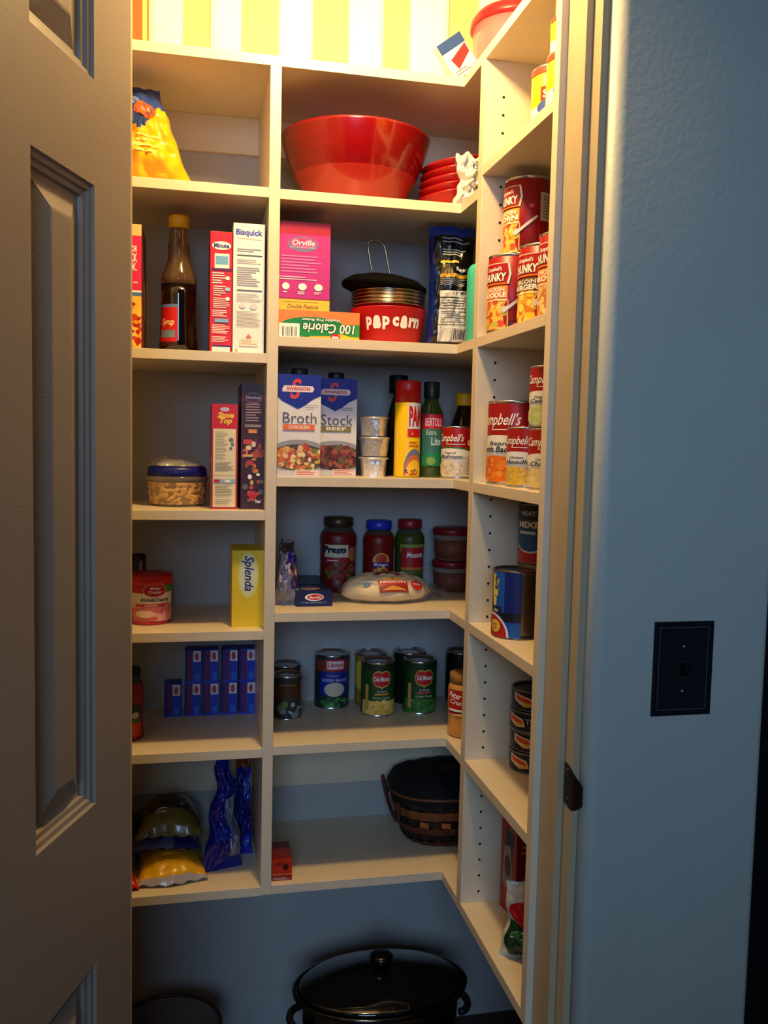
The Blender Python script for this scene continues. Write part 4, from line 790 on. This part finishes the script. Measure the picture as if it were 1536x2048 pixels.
# ---------------- sixth row: door-side bay
z = SH_L[5]
yc = 1.857; x, r_ = cyl(228, 287, 1400, yc)
bottle('salsa_jar', 'red and green salsa jar peeking out behind the door edge', 228, 287, 1400, 1335, yc, z, JP, CG, mat((20, 24, 22), .4, name='black_lid'),
       ([('r', 0, 0, 1, 1, (150, 20, 16)), ('r', 0, .35, 1, .62, (20, 60, 30)), ('e', .8, .18, .3, .16, (200, 60, 30)), ('r', 0, .28, 1, .33, (40, 110, 50)), ('e', .75, .42, .15, .06, (190, 190, 180))], .05, .8, -.9, 1.9, 1.0), cap=(.875, 1), capr=.80, fill=(mat((150, 30, 14), .4, var=.3, name='salsa'), .82))
y0 = 1.985
bx = [at_y(p, 1435, y0).x for p in (345, 385, 421, 458, 494)]; JW = .036; JH = hgt(345, 1368, y0, z)
proto = None
JF = [('r', 0, 0, 1, 1, (24, 60, 190)), ('r', .0, .0, .2, 1, (30, 30, 150)), ('r', .24, .04, .44, .96, (110, 26, 60)), ('r', 0, 0, .1, 1, (60, 20, 60)), ('r', .5, .64, .96, .97, (214, 216, 230)), ('e', .72, .8, .13, .12, (190, 60, 70)), ('r', .6, .05, .9, .3, (50, 100, 210)), ('r', 0, 0, 1, .06, (30, 60, 200))]
names = ['bottom row gelatin box, first from the door', 'bottom row gelatin box, second from the door', 'bottom row gelatin box, third from the door', 'bottom row gelatin box, fourth from the door', 'bottom row gelatin box nearest the divider']
tops = ['top row gelatin box, first from the door', 'top row gelatin box, second from the door', 'top row gelatin box, third from the door', 'top row gelatin box nearest the divider']
for k in range(5):
    lb = 'small blue and red ' + names[k]
    if proto is None: proto = carton('gelatin_box', lb, 'box', bx[0], y0, z, JW, .04, JH, (24, 50, 170), {'front': JF}, group='small blue gelatin boxes in two rows'); base = proto.location.copy()
    else: dup(proto, (bx[k], base.y + .002 * (k % 2), z), label=lb)
JH2 = JH + .0006
for k in range(4): dup(proto, (bx[k + 1] + (-.001 if k % 2 else .001), base.y + .001, z + JH2), label='small blue and red ' + tops[k])

# ---------------- sixth row: wide bay
z = SH_M[5]
def veg(nm, lb, l, r, top, yc, sh, color, face=0, lidm=TIN, ribs=False, pm=1370, group=None, h=None, zz=None):
    x, r_ = cyl(l, r, pm, yc); h = h or (hgt((l + r) / 2, top, yc, z) )
    return can(nm, lb, 'can', x, yc, z if zz is None else zz, r_, h, face, color, sh, group=group, lid=lidm, ribs=ribs)
GR = [('r', 0, 0, 1, 1, (20, 66, 30))]
def dm(food, c2): return GR + [('r', 0, 0, 1, .28, food[0]), ('b', .0, .0, 1, .28, food, 50, .06), ('r', 0, .88, 1, 1, (16, 50, 26)), ('e', .42, .72, .135, .16, (214, 190, 90)), ('e', .58, .72, .135, .16, (214, 190, 90)), ('p', [(.3, .66), (.7, .66), (.5, .52)], (214, 190, 90)), ('e', .42, .72, .12, .14, (196, 26, 36)), ('e', .58, .72, .12, .14, (196, 26, 36)), ('p', [(.32, .67), (.68, .67), (.5, .55)], (196, 26, 36)), ('t', 'Del Monte', .33, .67, .67, .77, W_), ('t', 'Lite', .4, .455, .62, .50, (190, 190, 200)), ('r', .34, .40, .66, .435, c2), ('t', 'Green Beans', .3, .32, .7, .38, (150, 180, 130)), ('r', .12, .1, .2, .6, (190, 150, 80))]
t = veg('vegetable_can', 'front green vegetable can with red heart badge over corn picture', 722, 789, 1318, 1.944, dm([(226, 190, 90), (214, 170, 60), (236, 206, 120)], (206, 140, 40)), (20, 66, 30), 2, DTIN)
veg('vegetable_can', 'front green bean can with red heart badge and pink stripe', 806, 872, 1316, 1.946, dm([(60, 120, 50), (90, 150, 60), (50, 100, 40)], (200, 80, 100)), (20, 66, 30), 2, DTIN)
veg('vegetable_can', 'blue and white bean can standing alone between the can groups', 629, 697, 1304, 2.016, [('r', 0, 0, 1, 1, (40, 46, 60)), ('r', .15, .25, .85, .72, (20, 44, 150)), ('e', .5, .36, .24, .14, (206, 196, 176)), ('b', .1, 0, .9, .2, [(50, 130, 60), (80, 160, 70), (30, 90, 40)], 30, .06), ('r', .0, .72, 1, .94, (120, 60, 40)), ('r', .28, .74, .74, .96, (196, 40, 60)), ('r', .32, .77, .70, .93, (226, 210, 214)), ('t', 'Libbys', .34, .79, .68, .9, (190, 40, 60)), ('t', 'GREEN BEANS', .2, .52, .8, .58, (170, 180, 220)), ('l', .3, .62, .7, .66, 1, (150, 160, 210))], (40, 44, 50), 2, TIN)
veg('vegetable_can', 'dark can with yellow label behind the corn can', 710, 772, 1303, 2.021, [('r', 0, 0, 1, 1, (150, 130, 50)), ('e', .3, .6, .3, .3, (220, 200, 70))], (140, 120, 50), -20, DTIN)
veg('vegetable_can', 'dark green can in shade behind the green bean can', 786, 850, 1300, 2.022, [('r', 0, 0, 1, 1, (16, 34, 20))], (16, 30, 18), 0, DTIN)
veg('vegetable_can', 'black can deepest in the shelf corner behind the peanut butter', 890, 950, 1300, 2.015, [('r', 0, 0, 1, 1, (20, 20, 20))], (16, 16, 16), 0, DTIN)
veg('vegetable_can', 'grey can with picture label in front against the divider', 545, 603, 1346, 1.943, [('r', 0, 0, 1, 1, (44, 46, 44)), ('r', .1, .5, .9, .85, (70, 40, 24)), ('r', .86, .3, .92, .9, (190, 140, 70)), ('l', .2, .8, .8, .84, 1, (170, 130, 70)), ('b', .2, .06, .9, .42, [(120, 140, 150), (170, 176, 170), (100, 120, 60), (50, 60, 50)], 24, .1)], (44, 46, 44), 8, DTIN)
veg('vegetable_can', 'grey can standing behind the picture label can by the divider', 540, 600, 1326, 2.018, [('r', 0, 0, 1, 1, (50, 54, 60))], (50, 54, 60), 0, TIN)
yc = 1.735
x = .574; 
t = thing('peanut_butter_jar', 'tall clear jar of peanut butter with red label at the shelf corner', 'jar', (limb(895, 1420, 1.768, .0365), 1.768, z)); H_ = hgt(910, 1345, 1.768, z); r_ = .0365
b = MB(); b.lathe([(.0001, .001), (r_ * .9, 0), (r_, .006), (r_, .02), (r_ * .95, H_ * .2), (r_ * .97, H_ * .3), (r_, H_ * .45), (r_, H_ * .76), (r_ * .93, H_ * .82), (r_ * .86, H_ * .85), (.0001, H_ * .85)], 48); b.build('jar_body', mat((206, 140, 66), .25, coat=.7, var=.08, name='peanut_butter'), t)
b = MB(); b.lathe([(r_ * .88, H_ * .85), (r_ * .92, H_ * .855), (r_ * .92, H_ * .99), (r_ * .87, H_), (.0001, H_)], 40); b.build('lid', mat((150, 110, 60), .4, name='tan_lid'), t)
art([('r', 0, 0, 1, 1, (176, 24, 26)), ('p', [(0, .0), (1, .2), (1, .0)], (226, 190, 120)), ('t', 'Peter Pan', .05, .62, .8, .86, W_, {'shear': .3, 'slope': -.1}), ('t', 'Crunchy', .1, .34, .9, .58, W_, {'shear': .4, 'slope': -.1}), ('r', .05, .12, .6, .24, W_), ('r', .05, .12, .6, .16, BLK), ('r', 0, .97, 1, 1, (226, 180, 90))], r_ * 1.9, H_ * .42,
    lambda u, v, o: ((r_ * 1.008 + o) * math.sin(u / r_ - 1.45), -(r_ * 1.008 + o) * math.cos(u / r_ - 1.45), H_ * .36 + v), 'printed_label', t, du=.004)
# ---------------- sixth row: jamb bay, flat tuna cans
hh = .0392
TS = [('r', 0, 0, 1, 1, (22, 24, 36)), ('p', [(.05, .95), (.45, .7), (.5, .25), (.3, .15), (.05, .5)], (226, 200, 160)), ('p', [(.08, .85), (.42, .62), (.46, .32), (.1, .55)], (206, 70, 30)), ('e', .36, .3, .1, .12, (226, 180, 60)), ('t', 'TUNA', .5, .4, .95, .75, (170, 170, 176)), ('l', .55, .15, .95, .35, 2, (110, 110, 116))]
TX = limb(1021, 1460, 1.56, .0435)
tun = can('flat_tuna_can', 'lowest flat dark tuna can of the stack of four by the jamb', 'can', TX, 1.560, z, .0435, hh, -30, (22, 24, 34), TS, group='flat tuna cans stacked by the jamb', lid=DTIN, body=DTIN, arc=2.2, cover=.8)
for k, (dx_, rz, lb) in enumerate(((.002, -.35, 'second flat dark tuna can up in the stack by the jamb'), (-.001, -.75, 'third flat dark tuna can up in the stack by the jamb'), (.001, -.4, 'topmost flat dark tuna can of the stack by the jamb'))):
    dup(tun, (TX + dx_, 1.560 + dx_, z + (k + 1) * (hh + .0003)), rz, lb)

# ---------------- bottom row: door-side bay
z = SH_L[6]
def lay(nm, lb, x, y, zz, w_, d_, th, cols, cfun, seed, rz=0, sh=None, wr=.006):
    t = thing(nm, lb, 'bag', (x, y, zz), rz)
    def s_(u, v, sd, o=0):
        e = (max(0, math.sin(math.pi * u)) ** .5) * (max(0, math.sin(math.pi * v)) ** .45)
        n = (noise.noise(Vector((u * 5 + seed, v * 5, sd))) * wr + noise.noise(Vector((u * 13 + seed, v * 13, sd))) * wr * .5) * (e + .1)
        wx = (u - .5) * w_ * (1 + .05 * math.cos(v * 6.28)); wy = (v - .5) * d_ * (1 + .06 * math.sin(u * 6.28 + seed))
        if sd > 0: return (wx, wy, .006 + (th - .006) * e + n + o + .002 * math.sin(u * 30 + seed) * (1 - e))
        return (wx, wy, max(.0004, .005 * (1 - e) + .0005))
    b = MB(); b.grid(36, 30, lambda u, v: s_(u, v, 1), mfun=cfun); b.grid(36, 30, lambda u, v: s_(u, v, -1), mfun=cfun)
    b.build('bag_film', [mat(c, .28, var=.08, bump=.4, bscale=45, coat=.4, name='bag_film') for c in cols], t)
    if sh: art(sh, 1, 1, lambda u, v, o: s_(u, v, 1, o + .0012), 'printed_front', t, du=.05, dv=.05)
    return t
lay('candy_bag', 'yellow candy bag with silver underside lying at the foot of the bag pile', -.040, 1.868, z, .135, .17, .052, [(222, 166, 20), (120, 60, 30), (170, 166, 176)], lambda u, v: 2 if v < .05 else (1 if v > .62 else 0), 5, .08, [('e', .6, .42, .22, .14, (196, 130, 70)), ('l', .3, .2, .8, .27, 2, (180, 120, 20)), ('t', 'Toffee', .3, .35, .8, .5, (130, 50, 20))])
lay('candy_bag', 'silver blue snack bag in the middle of the bag pile', -.045, 1.895, z + .054, .13, .14, .020, [(90, 100, 150), (30, 50, 120), (40, 36, 30)], lambda u, v: 1 if u > .62 else 0, 8, -.05)
lay('candy_bag', 'olive brown bag on top of the bag pile', -.045, 1.905, z + .075, .13, .14, .065, [(70, 50, 22), (110, 96, 40), (60, 36, 24)], lambda u, v: 1 if v < .22 else (2 if u > .7 else 0), 9, .05, [('l', .3, .16, .55, .24, 2, (200, 200, 190)), ('e', .5, .5, .22, .18, (90, 60, 50))])
lay('candy_bag', 'bright red candy bag at the door edge of the bottom shelf', -.158, 1.836, z, .088, .15, .045, [(200, 14, 20), (150, 10, 14)], lambda u, v: 1 if v > .5 else 0, 12, .2, [('l', .7, .1, .95, .2, 2, W_)])
lay('candy_bag', 'dark maroon bag behind the red candy bag by the door', -.158, 1.91, z + .046, .088, .13, .085, [(50, 12, 14), (26, 18, 20)], lambda u, v: 1 if v < .3 else 0, 15, -.1, [('l', .6, .12, .9, .2, 2, (150, 150, 150))])
bag('blue_snack_bag', 'royal blue bag with silver stripe standing tallest on the bottom shelf', 'bag', .068, 1.842, z, .084, .252, .05, [(18, 26, 130), (120, 122, 140)], lambda u, v: 1 if (u > .58 + .1 * math.sin(v * 7) and .12 < v < .62) else 0, seed=41, wr=.02, taper=.75, rz=.25, rough=.25,
    shapes=[('t', 'Salt', .1, .3, .5, .42, (60, 80, 190)), ('b', .55, .2, .9, .55, [(170, 170, 180), (90, 90, 120)], 20, .04), ('p', [(.3, .7), (.45, .72), (.5, .95), (.42, .95)], (60, 70, 150))])
bag('blue_snack_bag', 'royal blue bag with orange spot leaning against the divider on the bottom shelf', 'bag', .113, 1.905, z, .045, .225, .032, [(16, 22, 110), (28, 44, 170), (110, 50, 16)], lambda u, v: 2 if v > .88 else (1 if v < .2 or (u > .7 and v > .6) else 0), seed=47, wr=.018, taper=.35, rz=-.05, rough=.25,
    shapes=[('e', .3, .24, .1, .03, (190, 120, 50)), ('l', .5, .12, .9, .16, 1, (120, 150, 210)), ('l', .2, .5, .7, .6, 2, (50, 60, 150))])
# ---------------- bottom row: wide bay
z = SH_M[6]
x, w_, h_ = bay(544, 584, 1716, 1.768, z, 1740)
carton('small_red_box', 'tiny glossy red box standing alone beside the divider on the bottom shelf', 'box', x, 1.768, z, w_, .075, h_, (186, 40, 24),
       {'front': [('r', 0, 0, 1, 1, (196, 50, 24)), ('r', 0, 0, 1, .22, (140, 20, 20)), ('l', .05, .03, .95, .16, 2, (190, 190, 190)), ('r', 0, .26, 1, .30, (236, 140, 70)), ('e', .68, .6, .14, .14, (90, 16, 16)), ('t', 'cubes', .15, .7, .6, .85, (120, 30, 20))], 'top': [('r', 0, 0, 1, 1, (110, 24, 18))]}, rough=.25)
# basket
t = thing('woven_basket', 'brown woven basket with dark handle and black cloth liner in the bottom shelf corner', 'basket', (.602, 1.935, z), 0)
BH = .118
def sup(a, rx, ry, p=2.6):
    c, s_ = math.cos(a), math.sin(a); k = (abs(c) ** p + abs(s_) ** p) ** (-1 / p); return rx * c * k, ry * s_ * k
WV = [mat((120, 66, 34), .5, bump=.8, bscale=90, var=.25, name='reed_tan'), mat((24, 16, 14), .5, bump=.8, bscale=90, name='reed_black'), mat((84, 34, 24), .5, bump=.8, bscale=90, var=.2, name='reed_brown')]
bands = [(.0, .012, 2), (.012, .03, 1), (.03, .046, 2), (.046, .066, 1), (.066, .086, 0), (.086, .104, 1), (.104, BH, 0)]
b = MB()
for (z0, z1, mi) in bands:
    o_ = (0.0 if mi == 1 else .0022)
    def wf(u, v, z0=z0, z1=z1, o_=o_):
        zz = z0 + (z1 - z0) * v; k = zz / BH; wv = .0016 * math.sin(u * 6.2832 * 26 + (z0 * 900)); fl = .74 + .26 * k ** .6
        x_, y_ = sup(u * 6.2832, (.150) * fl + o_ + wv, (.100) * fl + o_ + wv); return (x_, y_, zz + .001)
    b.grid(156, 2, wf, mi=mi)
x_ = [sup(q * 6.2832 / 60, .110, .073) for q in range(60)]; b.add([(p[0], p[1], .001) for p in x_], [tuple(range(60))], 2); b.build('basket_body', WV, t)
for q in (4.4, 4.75, 5.1, 4.05):   # little accent tabs
    s_ = MB(); fl = .74 + .26 * (.056 / BH) ** .6; x_, y_ = sup(q, .150 * fl, .100 * fl); nx, ny = math.cos(q), math.sin(q)
    s_.box(-.010, .010, -.0016, .0016, -.006, .006); o_ = s_.build('accent_reed', mat((176, 90, 44), .5, name='reed_orange'), t); o_.location = (x_, y_ - .003, .056); o_.rotation_euler = (0, 0, q + math.pi / 2)
b = MB(); b.tube([(*sup(k * 6.2832 / 60, .1535, .1035), BH) for k in range(60)], .0035, 8, closed=True); b.build('rim', WV[0], t)
s_ = MB(); s_.box(-.026, .026, -.001, .001, -.008, .008); o_ = s_.build('name_tag', mat((190, 140, 50), .3, .7, name='brass_tag'), t); o_.location = (.05, -.1045, .100); 
b = MB()   # liner
def ln(u, v):
    a = u * 6.2832; x_, y_ = sup(a, .152 - .12 * v * v, .102 - .08 * v * v); 
    zz = BH + .002 + .034 * math.sin(min(1, v * 1.6) * 1.57) + .006 * math.sin(a * 8) * (1 - v) + noise.noise(Vector((x_ * 30, y_ * 30, 2))) * .008
    if v < .12: zz -= .02 * (1 - v / .12) + .006 * math.sin(a * 11); x_ *= 1.03; y_ *= 1.03
    return (x_, y_, zz)
b.grid(90, 16, ln); b.build('cloth_liner', mat((14, 13, 14), .9, bump=.5, bscale=60, name='black_cloth'), t)
b = MB(); hp = []
for k in range(30):
    a = math.pi * k / 29; hp.append((-.153 + .012 * math.sin(a), .080 * math.cos(a), BH - .004 - .070 * math.sin(a)))
b.tube(hp, .0042, 8); b.build('swing_handle', WV[2], t)
# ---------------- bottom row: jamb bay
z = SH_M[6]
carton('oat_cereal_box', 'dark red box with black and white picture beside the jamb, lowest shelf', 'box', at_y(1005, 1750, 1.60).x + .054, 1.545, z, .10, .062, .178, (150, 20, 16),
       {'left': [('r', 0, 0, 1, 1, (160, 24, 16)), ('p', [(.15, .62), (.7, .55), (.85, .9), (.3, .95)], (30, 34, 40)), ('p', [(.1, .3), (.35, .25), (.8, .45), (.6, .75), (.2, .72)], (150, 130, 120)), ('e', .45, .52, .2, .12, (60, 36, 30)), ('p', [(.5, .1), (.62, .12), (.72, .28), (.58, .26)], (20, 20, 24))],
        'front': [('r', 0, 0, 1, 1, (140, 16, 14)), ('l', .1, .7, .9, .9, 3, (190, 120, 100)), ('r', .1, .2, .9, .5, (170, 40, 30))]}, rz=.12)
bag('bean_bag', 'white bag with red tomato and green print next to the jamb, lowest shelf', 'bag', at_y(1000, 1890, 1.44).x + .066, 1.41, z, .14, .138, .07, [(206, 200, 186)], None, seed=51, wr=.008, rz=-.35, seal=.04, taper=.12,
    shapes=[('e', .30, .66, .26, .17, (206, 18, 18)), ('e', .30, .60, .05, .02, (240, 180, 120)), ('p', [(.03, .54), (.95, .46), (.95, .03), (.12, .03), (.03, .20)], (14, 56, 28)), ('t', 'CHILI', .08, .32, .60, .44, (170, 200, 180), {'shear': .2}), ('b', .1, .3, .9, .45, [(40, 110, 50), (30, 90, 40)], 18, .05)])

# ---------------- floor: slow cooker and round tub
t = thing('slow_cooker', 'black oval slow cooker with domed lid on the pantry floor', 'slow cooker', (.405, 1.79, 0))
BK = mat((8, 8, 9), .16, coat=.8, name='black_ceramic'); BKL = mat((10, 10, 12), .08, coat=1, name='dark_glass_lid')
zr = Z(-1.165)
b = MB(); b.lathe([(.0001, .001), (.13, 0), (.145, .01), (.158, .06), (.172, zr - .05), (.176, zr - .02), (.19, zr - .008), (.192, zr), (.186, zr + .002), (.172, zr - .004), (.16, zr - .05), (.0001, zr - .06)], 72, sy=.66); b.build('cooker_body', BK, t)
b = MB(); b.lathe([(.174, zr - .002), (.178, zr + .004), (.172, zr + .008), (.15, zr + .012), (.10, zr + .03), (.05, zr + .038), (.0001, zr + .04)], 72, sy=.66); b.build('lid', BKL, t)
k = MB(); k.lathe([(.011, zr + .036), (.010, zr + .046), (.024, zr + .054), (.026, zr + .062), (.018, zr + .067), (.0001, zr + .068)], 32); k.build('lid_knob', mat((6, 6, 7), .25, name='black_knob'), t)
for sg in (-1, 1):
    h = MB(); h.tube([(sg * (.168 + .028 * math.sin(a * math.pi / 12)), -.04 * math.cos(a * math.pi / 12) * 1, zr - .06) for a in range(13)], .008, 10); h.build('side_handle', mat((8, 8, 9), .5, name='black_handle'), t)
t = thing('round_bin', 'dark grey round bin with brown rim low by the door', 'bin', (-.045, 1.84, 0))
b = MB(); zt2 = Z(-1.245); b.lathe([(.0001, .002), (.085, 0), (.09, .005), (.112, zt2 - .004), (.108, zt2 - .004), (.086, .01), (.0001, .008)], 56); b.build('bin_body', mat((96, 88, 84), .5, name='bin_plastic'), t)
b = MB(); b.tube([(.112 * math.cos(a * 6.2832 / 48), .112 * math.sin(a * 6.2832 / 48), zt2) for a in range(48)], .004, 8, closed=True); b.build('rim', mat((60, 34, 22), .45, name='bin_rim'), t)
